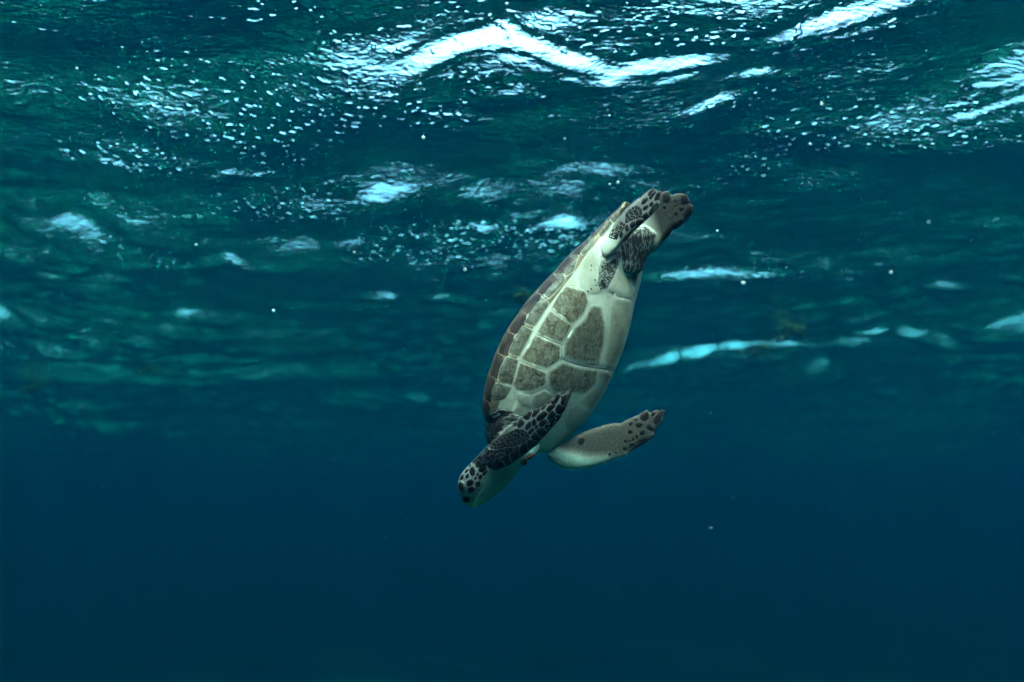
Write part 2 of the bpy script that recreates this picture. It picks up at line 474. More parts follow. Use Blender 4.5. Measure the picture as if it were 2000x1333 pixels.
def mat_carapace():
    m, nt, N, L = new_mat('carapace_scute')
    tc = N.new('ShaderNodeTexCoord'); v = tc.outputs['Object']
    e = N.new('ShaderNodeVertexColor'); e.layer_name = 'edge'
    mp = N.new('ShaderNodeMapping'); mp.inputs['Rotation'].default_value = (0, R(28), 0); mp.inputs['Scale'].default_value = (1.0, 1.0, 0.25); L.new(v, mp.inputs[0])
    n = noise(N, L, mp.outputs[0], 60, 4, 0.6); n2 = noise(N, L, v, 170, 4)
    c = ramp(N, n, L, [(0.38, (0.010, 0.007, 0.006)), (0.52, (0.026, 0.016, 0.011)), (0.66, (0.05, 0.035, 0.025))])
    f = math_n(N, L, 'MULTIPLY', math_n(N, L, 'SUBTRACT', e.outputs[0], 0.02), 14, True)
    col = mixc(N, L, f, (0.07, 0.055, 0.042), c.outputs[0])
    finish(N, L, col, 0.45, n2, 0.3, 0.001, 0.25)
    return m

M_SKIN = mat_skin()
M_SCALE = mat_scale('dark_scale')
M_SPOT = mat_scale('spot_scale', (0.009, 0.007, 0.006), (0.025, 0.02, 0.016))
M_BROWN = mat_scute('belly_plate')
M_MARG = mat_scute('edge_plate', (0.024, 0.020, 0.011), (0.24, 0.24, 0.19), 0.7, 0.05, 2.2)
M_PALE = mat_scute('pale_plate', (0.19, 0.175, 0.115), (0.31, 0.32, 0.26), 0.2, 0.45, 0.9, 0.8)
M_FAINT = mat_scute('faint_plate', (0.10, 0.08, 0.045), (0.34, 0.34, 0.265), 0.4, 0.45, 0.9)
def mat_plastron():
    m, nt, N, L = new_mat('plastron_base')
    tc = N.new('ShaderNodeTexCoord'); v = tc.outputs['Object']
    c = ramp(N, noise(N, L, v, 25, 4), L, [(0.35, (0.30, 0.305, 0.235)), (0.65, (0.37, 0.375, 0.30))])
    finish(N, L, stains(N, L, v, c.outputs[0], 0.8), 0.5, noise(N, L, v, 200, 3), 0.25, 0.0008, 0.35)
    return m
M_SHELLB = mat_plastron()
M_RIM = mat_simple('carapace_base', (0.085, 0.058, 0.03), (0.17, 0.125, 0.07), 30, 0.45)
M_CARA = mat_carapace()
M_CRACK = mat_simple('seam_dark', (0.012, 0.011, 0.008), (0.05, 0.045, 0.035), 200)
M_FINE = mat_simple('seam_fine', (0.05, 0.055, 0.045), (0.11, 0.115, 0.09), 200)
M_MOUTH = mat_simple('mouth_dark', (0.01, 0.012, 0.01), (0.03, 0.03, 0.025), 200)
M_EYE = mat_simple('eye_dark', (0.006, 0.005, 0.005), (0.012, 0.009, 0.008), 100, 0.12, 0.6, 0.0)
M_LID = mat_simple('eyelid', (0.05, 0.05, 0.04), (0.12, 0.12, 0.10), 200)
def mat_streak(name, rot, thr=0.5, ew=0.28):
    m, nt, N, L = new_mat(name)
    tc = N.new('ShaderNodeTexCoord'); mp = N.new('ShaderNodeMapping'); mp.inputs['Rotation'].default_value = rot; mp.inputs['Scale'].default_value = (0.3, 1.0, 1.0)
    L.new(tc.outputs['Object'], mp.inputs[0])
    e = N.new('ShaderNodeVertexColor'); e.layer_name = 'edge'
    n = noise(N, L, mp.outputs[0], 170, 3, 1.2); n2 = noise(N, L, tc.outputs['Object'], 50, 3)
    f = math_n(N, L, 'ADD', math_n(N, L, 'MULTIPLY', n, 0.8), math_n(N, L, 'MULTIPLY', e.outputs[0], ew))
    f = math_n(N, L, 'ADD', f, math_n(N, L, 'MULTIPLY', n2, 0.25))
    f = math_n(N, L, 'MULTIPLY', math_n(N, L, 'SUBTRACT', f, thr), 9, True)
    col = mixc(N, L, f, (0.15, 0.155, 0.125), (0.014, 0.011, 0.011))
    finish(N, L, col, 0.6, n, 0.6, 0.0015, 0.3)
    return m
M_FOLD = mat_streak('skin_fold', (0, R(60), 0), 0.58, 0.16)
M_FOLD2 = mat_streak('shoulder_fold', (0, R(25), 0), 0.43, 0.04)
M_CRUST = mat_simple('crust', (0.012, 0.010, 0.010), (0.16, 0.05, 0.03), 110, 0.7)
M_FOLDLINE = mat_simple('fold_line', (0.04, 0.06, 0.05), (0.09, 0.12, 0.10), 200)
M_CLAW = mat_simple('claw', (0.55, 0.52, 0.42), (0.66, 0.63, 0.52), 80)

# ---------------------------------------------------------------- shell
LEFT = np.array([(962, 862), (955, 847), (944, 822), (941.6, 790), (950, 744), (966, 695.5), (987.5, 650), (1017, 604), (1049.6, 566), (1093, 520), (1115.6, 492),
                 (1133, 476.5), (1162, 447), (1186, 422), (1219, 396.6)])
RIGHTS = np.array([(1040, 896), (1072, 883), (1095, 869.5), (1125, 844), (1157.6, 806), (1179, 771), (1201, 725), (1222.5, 671), (1233, 628), (1240, 592), (1250, 560),
                   (1256, 537), (1256, 520), (1250, 480), (1238, 430), (1222, 397)])
def su(P): 
    d = P - O0
    return np.stack([d @ AX, d @ UX], -1)
LS, RS = su(LEFT), su(RIGHTS)
LS = LS[np.argsort(LS[:, 0])]; RS = RS[np.argsort(RS[:, 0])]

def catmull(P, n):
    P = np.asarray(P, float)
    d = np.r_[0, np.cumsum(np.linalg.norm(np.diff(P, axis=0), axis=1))]
    t = np.linspace(0, d[-1], n)
    Q = np.vstack([2 * P[0] - P[1], P, 2 * P[-1] - P[-2]])
    out = []
    for tt in t:
        i = min(max(np.searchsorted(d, tt, 'right') - 1, 0), len(P) - 2)
        f = (tt - d[i]) / (d[i + 1] - d[i])
        p0, p1, p2, p3 = Q[i:i + 4]
        out.append(0.5 * (2 * p1 + (p2 - p0) * f + (2 * p0 - 5 * p1 + 4 * p2 - p3) * f ** 2 + (3 * p1 - p0 - 3 * p2 + p3) * f ** 3))
    return np.array(out)

ND, NV = 41, 41
_a = np.linspace(0, np.pi, ND)
DORS = np.stack([np.cos(_a), 0.60 * np.sin(_a) ** 0.85], -1)           # left edge -> over the back -> right edge
_v = [(1, 0), (0.96, -0.045), (0.86, -0.125), (0.70, -0.225), (0.5, -0.295), (0.25, -0.325), (0, -0.33)]
VENT = catmull(_v + [(-a, b) for a, b in _v[-2::-1]], NV)              # left edge -> belly -> right edge
S0, S1 = -243.0, 279.0

def shell_frame(s):
    """half width, centre offset for station s (pixels)"""
    uL = np.interp(s, LS[:, 0], LS[:, 1]); uR = np.interp(s, RS[:, 0], RS[:, 1])
    allp = np.vstack([DORS, VENT])
    h = allp[:, 0] * CPH + allp[:, 1] * SPH
    W = (uR - uL) / (h.max() - h.min())
    uc = uL + h.max() * W
    return W, uc
_ss = np.linspace(S0, S1, 120)
_W = np.array([shell_frame(s) for s in _ss])
def smooth(a, k=9):
    p = np.pad(a, k // 2, mode='edge'); return np.convolve(p, np.ones(k) / k, 'valid')
_Ws, _us = smooth(_W[:, 0]), smooth(_W[:, 1])
def shell_point(s, y, z, off=0.0):
    """s along the axis in px, (y, z) unit section -> q space"""
    W = np.interp(s, _ss, _Ws); uc = np.interp(s, _ss, _us)
    e0 = np.clip((s - S0) / 26.0, 0, 1); e1 = np.clip((S1 - s) / 40.0, 0, 1)
    endf = np.sqrt(np.maximum(1 - (1 - e0) ** 2, 0)) * (0.35 + 0.65 * np.sqrt(np.maximum(1 - (1 - e1) ** 2, 0)))
    rear = np.clip((s - 120) / 150.0, 0, 1)
    zz = z * np.where(z > 0, 1 - 0.45 * rear, 1 - 0.75 * rear) * (0.35 + 0.65 * endf)
    yy = y * (0.55 + 0.45 * endf)
    u = uc - (yy * CPH + zz * SPH) * W
    toward = (yy * SPH - zz * CPH) * W
    p = O0 + np.multiply.outer(s, AX) if np.ndim(s) else O0 + s * AX
    p = p + (np.multiply.outer(u, UX) if np.ndim(u) else u * UX)
    dz = TILT * s - toward
    return np.concatenate([p, np.atleast_1d(dz)[..., None] if np.ndim(s) else np.array([dz])], -1)

def strip_mesh(name, S, sec, wob=None):
    """loft the open section curve sec (n,2) over the stations S"""
    n = len(sec); V = []
    for s in S:
        V.append(shell_point(np.full(n, s), sec[:, 0], sec[:, 1]))
    V = q2w(np.vstack(V))
    i = np.arange(len(S) - 1)[:, None]; j = np.arange(n - 1)[None, :]
    q = np.stack([i * n + j, i * n + j + 1, (i + 1) * n + j + 1, (i + 1) * n + j], -1).reshape(-1, 4)
    return np_mesh(name, V, q), V, q

def orient_out(me, centre):
    bm = bmesh.new(); bm.from_mesh(me)
    bmesh.ops.recalc_face_normals(bm, faces=bm.faces)
    tot = sum(f.normal.dot(f.calc_center_median() - centre) for f in bm.faces)
    if tot < 0: bmesh.ops.reverse_faces(bm, faces=bm.faces)
    bm.to_mesh(me); bm.free()

CENT = Vector(q2w([[1108, 650, 0]])[0])
stations = np.linspace(S0, S1, 110)
edge_in = VENT[:9]                                    # left underside of the rim
edge_in_r = VENT[-9:]
car_sec = np.vstack([edge_in[::-1], DORS[1:-1], edge_in_r[::-1]])
me, _, _ = strip_mesh('carapace', stations, car_sec)
orient_out(me, CENT)
carapace = link_obj('carapace', me, [M_RIM, M_SHELLB], root)
_nc = len(car_sec) - 1
for k_, p_ in enumerate(me.polygons):
    j_ = k_ % _nc
    if j_ < 6 or j_ >= _nc - 6: p_.material_index = 1
md = carapace.modifiers.new('thick', 'SOLIDIFY'); md.thickness = 0.006; md.offset = -1
carapace['label'] = 'dark brown back shell with pale orange rim'

pl_sec = VENT[6:-6]
pst = np.linspace(S0 - 1, 205, 90)
me, _, _ = strip_mesh('plastron', pst, np.stack([pl_sec[:, 0], pl_sec[:, 1] - 0.004], -1))
orient_out(me, CENT)
plastron = link_obj('plastron', me, M_SHELLB, root)
md = plastron.modifiers.new('thick', 'SOLIDIFY'); md.thickness = 0.006; md.offset = -1
plastron['label'] = 'pale cream belly shell with mottled brown plates'

# ---------------------------------------------------------------- body: one continuous skin
SRC_V, SRC_F, SRC_ID = [], [], []
def add_src(V, F, pid):
    b = len(SRC_V)
    SRC_V.extend([tuple(v) for v in V]); SRC_F.extend([tuple(int(i) + b for i in f) for f in F]); SRC_ID.extend([pid] * len(V))

def resample(poly, step):
    P = np.asarray(poly, float); out = []
    for a, b in zip(P, np.roll(P, -1, 0)):
        n = max(1, int(round(np.linalg.norm(b - a) / step)))
        for k in range(n): out.append(a + (b - a) * k / n)
    return np.array(out)
def inside(P, pts):
    x, y = pts[:, 0], pts[:, 1]; r = np.zeros(len(pts), bool)
    for (x1, y1), (x2, y2) in zip(P, np.roll(P, -1, 0)):
        c = ((y1 > y) != (y2 > y)) & (x < (x2 - x1) * (y - y1) / (y2 - y1 + 1e-12) + x1)
        r ^= c
    return r
def edge_dist(P, pts):
    d = np.full(len(pts), 1e9)
    for a, b in zip(P, np.roll(P, -1, 0)):
        ab = b - a; t = np.clip(((pts - a) @ ab) / (ab @ ab + 1e-12), 0, 1)
        d = np.minimum(d, np.linalg.norm(pts - (a + t[:, None] * ab), axis=1))
    return d
def fill(poly, step):
    """triangulated polygon with inner points; returns pts, tris, distance to the edge"""
    B = resample(poly, step)
    lo, hi = B.min(0), B.max(0)
    gx, gy = np.meshgrid(np.arange(lo[0], hi[0], step), np.arange(lo[1], hi[1], step * 0.87))
    gx[1::2] += step / 2
    G = np.stack([gx.ravel(), gy.ravel()], -1)
    G = G[inside(B, G)]
    if len(G): G = G[edge_dist(B, G) > step * 0.55]
    pts = np.vstack([B, G]) if len(G) else B
    n = len(B)
    r = delaunay_2d_cdt([Vector(p) for p in pts], [(i, (i + 1) % n) for i in range(n)], [], 0, 1e-5)
    vs = np.array([tuple(v) for v in r[0]]); T = np.array([f for f in r[2] if len(f) == 3])
    cen = vs[T].mean(1)
    T = T[inside(B, cen)]
    d = edge_dist(B, vs)
    return vs, T, d

def blade(outline, dzf, tf, dm, pid, step=5.0):
    vs, T, d = fill(np.array(outline, float), step)
    t = np.array([tf(x, y) for x, y in vs]) * np.sqrt(np.maximum(1 - (1 - np.clip(d / dm, 0, 1)) ** 2, 0))
    dz = np.array([dzf(x, y) for x, y in vs])
    bd = d < 1e-3
    n = len(vs)
    back = np.full(n, -1); k = n
    for i in range(n):
        if bd[i]: back[i] = i
        else: back[i] = k; k += 1
    front = np.column_stack([vs, dz - t / 2])
    bk = np.column_stack([vs, dz + t / 2])[~bd]
    V = q2w(np.vstack([front, bk]))
    F = [tuple(f) for f in T] + [tuple(back[i] for i in f[::-1]) for f in T]
    add_src(V, F, pid)

def lin(p0, d0, p1, d1):
    p0, p1 = np.array(p0, float), np.array(p1, float); ax = (p1 - p0); L2 = ax @ ax
    return lambda x, y: d0 + (d1 - d0) * ((x - p0[0]) * ax[0] + (y - p0[1]) * ax[1]) / L2
FFL = [(969, 919), (983, 914), (996, 910), (1012, 898), (1027.5, 887.5), (1050, 869.5), (1058, 859), (1067, 851), (1078, 838), (1088, 828), (1100, 812), (1099, 809), (1104, 803), (1109, 793), (1114, 780), (1118.5, 768), (1120.5, 753),
       (1112, 758), (1104, 766), (1099, 772), (1096, 762), (1086, 769), (1079, 776), (1075, 780), (1067, 784), (1062, 791), (1056, 795), (1045, 799), (1040, 798), (1030, 806), (1016, 815), (1003, 826), (987, 836), (966.8, 856), (955.5, 868), (949, 873), (944, 890), (946, 905), (955, 916)]
blade(FFL, lin((955, 885), -128, (1118, 757), -172), lin((955, 885), 34, (1118, 757), 7), 22, 1)
FFR = [(1085, 872), (1100, 866), (1117.5, 855), (1126, 847), (1135.5, 846), (1139, 843), (1151, 839), (1162.5, 835), (1185, 828), (1201, 825), (1212, 825.6), (1230, 816.6), (1248, 807.6), (1261.5, 799), (1266, 801), (1269, 804), (1276, 800), (1284, 799), (1288, 801),
       (1293, 797.5), (1298, 796.5), (1300.5, 803), (1297.5, 818), (1286, 836), (1279, 842), (1280, 851), (1268, 863), (1252.5, 872), (1239, 879.6), (1229, 885), (1235, 889), (1231, 892), (1221, 893), (1203, 899), (1174, 910),
       (1147, 918), (1122, 920), (1099.5, 917), (1081.5, 908), (1070, 897), (1066, 887)]
blade(FFR, lin((1080, 890), -8, (1298, 805), 22), lin((1080, 890), 24, (1298, 805), 6), 26, 2)
HFL = [(1174, 507), (1166, 492), (1168, 476.5), (1182, 461), (1197.5, 441), (1213, 418), (1229, 400.5), (1252, 383), (1269.7, 369), (1278.5, 364), (1281, 372), (1288, 370.5), (1295.5, 371), (1292, 383), (1288, 392), (1291, 394), (1289, 403), (1275.5, 420), (1256, 437.5),
       (1236.5, 455), (1217, 474.6), (1203.4, 492), (1188, 506)]
blade(HFL, lin((1185, 490), 2, (1285, 375), 34), lin((1185, 490), 34, (1285, 375), 6), 14, 3, 4.0)
HFR = [(1225, 470), (1240, 440), (1262, 405), (1285, 380), (1294, 374), (1303, 372.5), (1309, 377), (1312, 380), (1322, 377), (1333, 376), (1343, 381), (1348, 389), (1350, 396.6), (1354, 399), (1356, 404), (1353.5, 416), (1345, 430), (1334, 441), (1324, 447), (1314, 450),
       (1310, 458), (1300, 470), (1287, 485), (1268, 500), (1250, 510), (1230, 500)]
blade(HFR, lin((1240, 480), 92, (1345, 400), 84), lin((1240, 480), 36, (1345, 400), 7), 16, 4, 4.5)
RUMP = [(1170, 500), (1185, 470), (1205, 450), (1235, 440), (1262, 440), (1285, 455), (1278, 480), (1264, 504), (1254, 530), (1240, 540), (1200, 545), (1178, 530)]
blade(RUMP, lin((1180, 520), 42, (1260, 470), 74), lambda x, y: 52, 26, 5, 5.0)
SHOU = [(950, 815), (960, 803), (985, 796), (1010, 798), (1022, 812), (1010, 835), (990, 850), (968, 868), (953, 870), (947, 845)]
blade(SHOU, lin((950, 830), -104, (1010, 820), -108), lambda x, y: 66, 24, 6, 5.0)

# neck and head
HD = [  # top outline, throat outline, depth
    ((912.5, 986.5), (921, 992), -62), ((904.5, 980), (930, 991.8), -62), ((899.5, 966), (942, 986), -62), ((893.8, 950.5), (954, 978.5), -63), ((897, 932.5), (973, 964), -65), ((908, 916.8), (991.5, 950), -68), ((923, 901), (1004.5, 933.5), -72),
    ((935.5, 887), (1014, 917), -74), ((951, 871), (1027, 906), -74), ((972, 852), (1042, 892), -72), ((1000, 838), (1052, 880), -56), ((1022, 822), (1060, 858), -34)]
T_ = catmull([h[0] for h in HD], 40); B_ = catmull([h[1] for h in HD], 40)
Z_ = np.interp(np.linspace(0, 1, 40), np.linspace(0, 1, len(HD)), [h[2] for h in HD])
NA = 36
V = []; F = []
for k in range(40):
    c = (T_[k] + B_[k]) / 2; r = (T_[k] - B_[k]) / 2
    rl = np.linalg.norm(r)
    wd = rl * (0.80 if k > 4 else 0.74)
    for a in np.linspace(0, 2 * np.pi, NA, endpoint=False):
        ca, sa = math.cos(a), math.sin(a)
        pw = 0.86
        p = c + r * math.copysign(abs(ca) ** pw, ca)
        V.append((*p, Z_[k] - wd * math.copysign(abs(sa) ** pw, sa)))
for k in range(39):
    for j in range(NA):
        F.append((k * NA + j, k * NA + (j + 1) % NA, (k + 1) * NA + (j + 1) % NA, (k + 1) * NA + j))
V.append((*((T_[0] + B_[0]) / 2 + np.array([-1.5, 2.0])), -62)); V.append((*((T_[-1] + B_[-1]) / 2), -34))
for j in range(NA):
    F.append((len(V) - 2, (j + 1) % NA, j)); F.append((len(V) - 1, 39 * NA + j, 39 * NA + (j + 1) % NA))
add_src(q2w(np.array(V)), F, 6)
# trunk inside the shell
sec = np.vstack([DORS, VENT[1:-1][::-1]]) * 0.88
tst = np.linspace(S0 + 14, 225, 40); n = len(sec)
V = np.vstack([shell_point(np.full(n, s), sec[:, 0], sec[:, 1]) for s in tst]); F = []
for k in range(39):
    for j in range(n): F.append((k * n + j, k * n + (j + 1) % n, (k + 1) * n + (j + 1) % n, (k + 1) * n + j))
F.append(tuple(range(n))[::-1]); F.append(tuple(39 * n + j for j in range(n)))
add_src(q2w(V), F, 7)

me = bpy.data.meshes.new('body_source')
me.from_pydata(SRC_V, [], SRC_F); me.update()
bm = bmesh.new(); bm.from_mesh(me); bmesh.ops.recalc_face_normals(bm, faces=bm.faces); bm.to_mesh(me); bm.free()
tmp = bpy.data.objects.new('body_source', me); C.objects.link(tmp)
md = tmp.modifiers.new('r', 'REMESH'); md.mode = 'VOXEL'; md.voxel_size = 0.0019; md.use_smooth_shade = True
md = tmp.modifiers.new('s', 'SMOOTH'); md.factor = 0.5; md.iterations = 3
dg = bpy.context.evaluated_depsgraph_get()
bme = bpy.data.meshes.new_from_object(tmp.evaluated_get(dg))
bpy.data.objects.remove(tmp); bpy.data.meshes.remove(me)
bme.name = 'body'
for p in bme.polygons: p.use_smooth = True

def w2px(W):
    d = W - np.array(CAM)
    z = d @ np.array(FWD)
    return np.stack([CX + FPX * (d @ np.array(RIGHT)) / z, CY - FPX * (d @ np.array(UP)) / z], -1), (z - D0) / MPP
nv = len(bme.vertices)
co = np.empty(nv * 3, np.float32); bme.vertices.foreach_get('co', co); co = co.reshape(-1, 3).astype(float)
nor = np.empty(nv * 3, np.float32); bme.vertex_normals.foreach_get('vector', nor); nor = nor.reshape(-1, 3).astype(float)
px, dzv = w2px(co)
view = co - np.array(CAM); view /= np.linalg.norm(view, axis=1)[:, None]
facing = -(nor * view).sum(1)
from mathutils.kdtree import KDTree
kd = KDTree(len(SRC_V))
for i, v in enumerate(SRC_V): kd.insert(v, i)
kd.balance()
sid = np.array(SRC_ID)
pid = np.array([sid[kd.find(c)[1]] for c in co])
base = np.tile(np.array([0.28, 0.29, 0.24]), (nv, 1)); mask = np.zeros((nv, 3))
SEAM = np.array([0.13, 0.13, 0.118]); PALE = np.array([0.42, 0.43, 0.35]); GREY = np.array([0.030, 0.027, 0.020]); DARK = np.array([0.03, 0.027, 0.025])
def sst(a, b, x): t = np.clip((x - a) / (b - a), 0, 1); return t * t * (3 - 2 * t)
def blend(sel, col, w=1.0):
    w = np.broadcast_to(w, (nv,))[sel][:, None]
    base[sel] = base[sel] * (1 - w) + col * w
def inpoly(poly, soft):
    P = np.array(poly, float); ins = inside(P, px); d = edge_dist(P, px)
    return sst(-soft, soft, np.where(ins, d, -d))
# left front flipper: dark upper side to the camera, pale under side behind
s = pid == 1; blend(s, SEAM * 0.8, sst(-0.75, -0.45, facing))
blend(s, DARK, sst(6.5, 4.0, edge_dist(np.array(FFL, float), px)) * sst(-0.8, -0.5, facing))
blend(s, DARK, sst(14, 4, np.abs(edge_dist(np.array([(966, 856), (1014, 817), (1012, 815), (960, 850)], float), px))))
# right front flipper: pale under side to the camera with a grey-brown field, dark back
s = pid == 2
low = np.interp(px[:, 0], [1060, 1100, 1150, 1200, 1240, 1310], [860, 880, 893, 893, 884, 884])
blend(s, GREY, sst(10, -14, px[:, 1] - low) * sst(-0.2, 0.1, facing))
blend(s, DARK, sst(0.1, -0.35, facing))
mask[s, 1] = (sst(12, -10, px[:, 1] - low) * 1.0)[s]
mask[s, 0] = (0.28 * sst(1190, 1090, px[:, 0]) * sst(8, -6, px[:, 1] - low))[s]
blend(s, np.array([0.20, 0.30, 0.25]), sst(-2, 12, px[:, 1] - low) * sst(-0.2, 0.1, facing))  # pale lower edge dimmed to teal, the shade put into the skin colour
# hind flippers
s = pid == 3
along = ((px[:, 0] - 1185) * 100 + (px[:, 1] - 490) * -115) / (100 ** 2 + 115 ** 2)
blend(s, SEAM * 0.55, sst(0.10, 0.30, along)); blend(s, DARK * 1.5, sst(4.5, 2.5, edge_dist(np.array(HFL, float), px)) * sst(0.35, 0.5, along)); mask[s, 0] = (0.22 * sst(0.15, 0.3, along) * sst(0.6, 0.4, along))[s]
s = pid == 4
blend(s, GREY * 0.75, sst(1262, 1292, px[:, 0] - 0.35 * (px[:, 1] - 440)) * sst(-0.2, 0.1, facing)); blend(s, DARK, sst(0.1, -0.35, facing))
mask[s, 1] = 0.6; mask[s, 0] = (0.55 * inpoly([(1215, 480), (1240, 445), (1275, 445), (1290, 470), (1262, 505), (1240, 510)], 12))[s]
s = pid == 5; mask[s, 0] = 0.95; blend(s, np.array([0.17, 0.165, 0.13]))
# shoulder fold
s = pid == 6
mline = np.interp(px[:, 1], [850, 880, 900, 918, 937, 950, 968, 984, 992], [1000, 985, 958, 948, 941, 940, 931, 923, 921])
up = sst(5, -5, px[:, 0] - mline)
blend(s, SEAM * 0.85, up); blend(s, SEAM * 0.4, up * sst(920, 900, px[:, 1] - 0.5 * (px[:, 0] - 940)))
blend(s, np.array([0.17, 0.25, 0.20]), 1 - up)  # throat: pale skin made darker and greener, its underside shade painted in
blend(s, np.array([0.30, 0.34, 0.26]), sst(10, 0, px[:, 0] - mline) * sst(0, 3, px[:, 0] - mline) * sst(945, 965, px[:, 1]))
mask[s, 0] = (0.25 * inpoly([(962, 925), (990, 905), (1015, 905), (1005, 930), (975, 948)], 14))[s]
sh = inpoly([(942, 800), (975, 790), (1005, 795), (1015, 815), (1000, 845), (960, 880), (940, 860)], 9)
mask[(pid == 8), 0] = 0.7
s = (sh > 0) & ((pid == 5) | (pid == 7) | (pid == 6)) & (px[:, 1] < 880)
mask[s, 0] = np.maximum(mask[s, 0], 0.8 * sh[s])
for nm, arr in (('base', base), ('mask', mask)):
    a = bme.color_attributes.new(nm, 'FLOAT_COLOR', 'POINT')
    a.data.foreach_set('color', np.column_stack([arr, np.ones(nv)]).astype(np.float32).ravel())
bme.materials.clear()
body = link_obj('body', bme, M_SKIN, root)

# ---------------------------------------------------------------- plates, scales and seams lying on the skin and shell
bpy.context.view_layer.update()
dg = bpy.context.evaluated_depsgraph_get()
def world_bvh(objs):
    V, F = [], []
    for o in objs:
        e = o.evaluated_get(dg); m_ = e.to_mesh(); b = len(V)
        mw = o.matrix_world
        V.extend([mw @ v.co for v in m_.vertices]); F.extend([tuple(i + b for i in p.vertices) for p in m_.polygons])
        e.to_mesh_clear()
    return BVHTree.FromPolygons(V, F)
BV_BODY = world_bvh([body]); BV_SHELL = world_bvh([carapace, plastron]); BV_ALL = world_bvh([carapace, plastron, body])

def cast(bv, p, cen=None):
    p = np.array(p, float)
    for k in range(8):
        d = ray_dir(*p)
        h = bv.ray_cast(CAM, d)
        if h[0] is not None:
            n_ = h[1]
            if n_.dot(d) > 0: n_ = -n_
            return h[0], n_
        if cen is None: return None, None
        p = p + (cen - p) * 0.12
    return None, None

def piece(name, poly, bv, mat, parent, lift=0.0011, step=None, round_=2.2, grow=0.5, maxdepth=30, edge_px=6.0):
    P = np.array(poly, float)
    cen = P.mean(0)
    size = np.sqrt(max(np.ptp(P[:, 0]) * np.ptp(P[:, 1]), 1))
    st_ = step or min(max(size / 5, 1.6), 7.0)
    P = resample(P, st_ * 1.0)
    # soften the corners
    P = 0.12 * np.roll(P, 1, 0) + 0.76 * P + 0.12 * np.roll(P, -1, 0)
    tg = np.roll(P, -1, 0) - np.roll(P, 1, 0); tg /= np.linalg.norm(tg, axis=1)[:, None] + 1e-9
    area = 0.5 * np.sum(P[:, 0] * np.roll(P[:, 1], -1) - np.roll(P[:, 0], -1) * P[:, 1])
    P = P + np.stack([tg[:, 1], -tg[:, 0]], -1) * (grow if area > 0 else -grow)
    try: vs, T, d = fill(P, st_)
    except Exception: return None
    if not len(T): return None
    hits = [cast(bv, p, cen) for p in vs]
    if any(h[0] is None for h in hits): return None
    dist = np.array([(h[0] - CAM).length for h in hits]); med = np.median(dist)
    ok = np.abs(dist - med) < maxdepth * MPP
    T = [t for t in T if ok[list(t)].all()]
    if not len(T): return None
    V = [h[0] + h[1] * (0.00008 + lift * min(dd / round_, 1.0) ** 0.6) for h, dd in zip(hits, d)]
    used_ = sorted({int(i) for t in T for i in t}); mp_ = {i: k for k, i in enumerate(used_)}
    pm = root.matrix_world.inverted()
    me = bpy.data.meshes.new(name)
    me.from_pydata([pm @ V[i] for i in used_], [], [tuple(mp_[int(i)] for i in t) for t in T]); me.update()
    bm = bmesh.new(); bm.from_mesh(me)
    bm.normal_update()
    if sum(f.normal.dot(f.calc_center_median() + root.location - CAM) for f in bm.faces) > 0: bmesh.ops.reverse_faces(bm, faces=bm.faces)
    for f in bm.faces: f.smooth = True
    bm.to_mesh(me); bm.free()
    dm = edge_px
    ca = me.color_attributes.new('edge', 'FLOAT_COLOR', 'POINT')
    ca.data.foreach_set('color', np.repeat(np.minimum(d[used_] / dm, 1).astype(np.float32), 4))
    o = bpy.data.objects.new(name, me); me.materials.append(mat); C.objects.link(o)
    o.parent = parent
    if parent is not root:
        o.matrix_parent_inverse = Matrix.Identity(4)
    return o

def seam(name, pts, w, bv, mat, parent, lift=0.0005, step=2.5, taper=True):
    """narrow dark groove filling along a line of photo pixels"""
    P = catmull(np.array(pts, float), max(3, int(np.linalg.norm(np.diff(np.array(pts, float), axis=0), axis=1).sum() / step)))
    V, F = [], []; n = len(P); pm = root.matrix_world.inverted(); rows = []
    for i, p in enumerate(P):
        t = P[min(i + 1, n - 1)] - P[max(i - 1, 0)]; t = t / (np.linalg.norm(t) + 1e-9); nn = np.array([-t[1], t[0]])
        ww = w * (0.45 + 0.55 * math.sin(math.pi * (i + 0.5) / n)) if taper else w
        ww *= 0.8 + 0.4 * random.random()
        r = []
        for k, lf in ((-0.5, -0.0003), (0, lift), (0.5, -0.0003)):
            h = cast(bv, p + nn * ww * k, p)
            if h[0] is None: r = None; break
            r.append(pm @ (h[0] + h[1] * lf))
        if r: rows.append(r)
    if len(rows) < 2: return None
    for r in rows: V.extend(r)
    for i in range(len(rows) - 1):
        if (rows[i][1] - rows[i + 1][1]).length > 0.03: continue
        for k in (0, 1): F.append((i * 3 + k, i * 3 + k + 1, i * 3 + k + 4, i * 3 + k + 3))
    me = bpy.data.meshes.new(name); me.from_pydata(V, [], F); me.update()
    for p in me.polygons: p.use_smooth = True
    o = bpy.data.objects.new(name, me); me.materials.append(mat); C.objects.link(o); o.parent = parent
    return o

def crop(x0, y0, k): return lambda L_: [(x0 + x / k, y0 + y / k) for x, y in L_]
cF = crop(930, 740, 7.015); cH = crop(880, 860, 9.522); cQ = crop(1050, 780, 7.692); cK = crop(1150, 350, 7.841); cP = crop(920, 520, 3.703); cA = crop(1050, 480, 7.405)

# children of carapace / plastron / body share the root's coordinates
for o in (carapace, plastron, body):
    mw = o.matrix_world.copy()
    o.data.transform(root.matrix_world.inverted() @ mw)
    o.matrix_parent_inverse = Matrix.Identity(4)

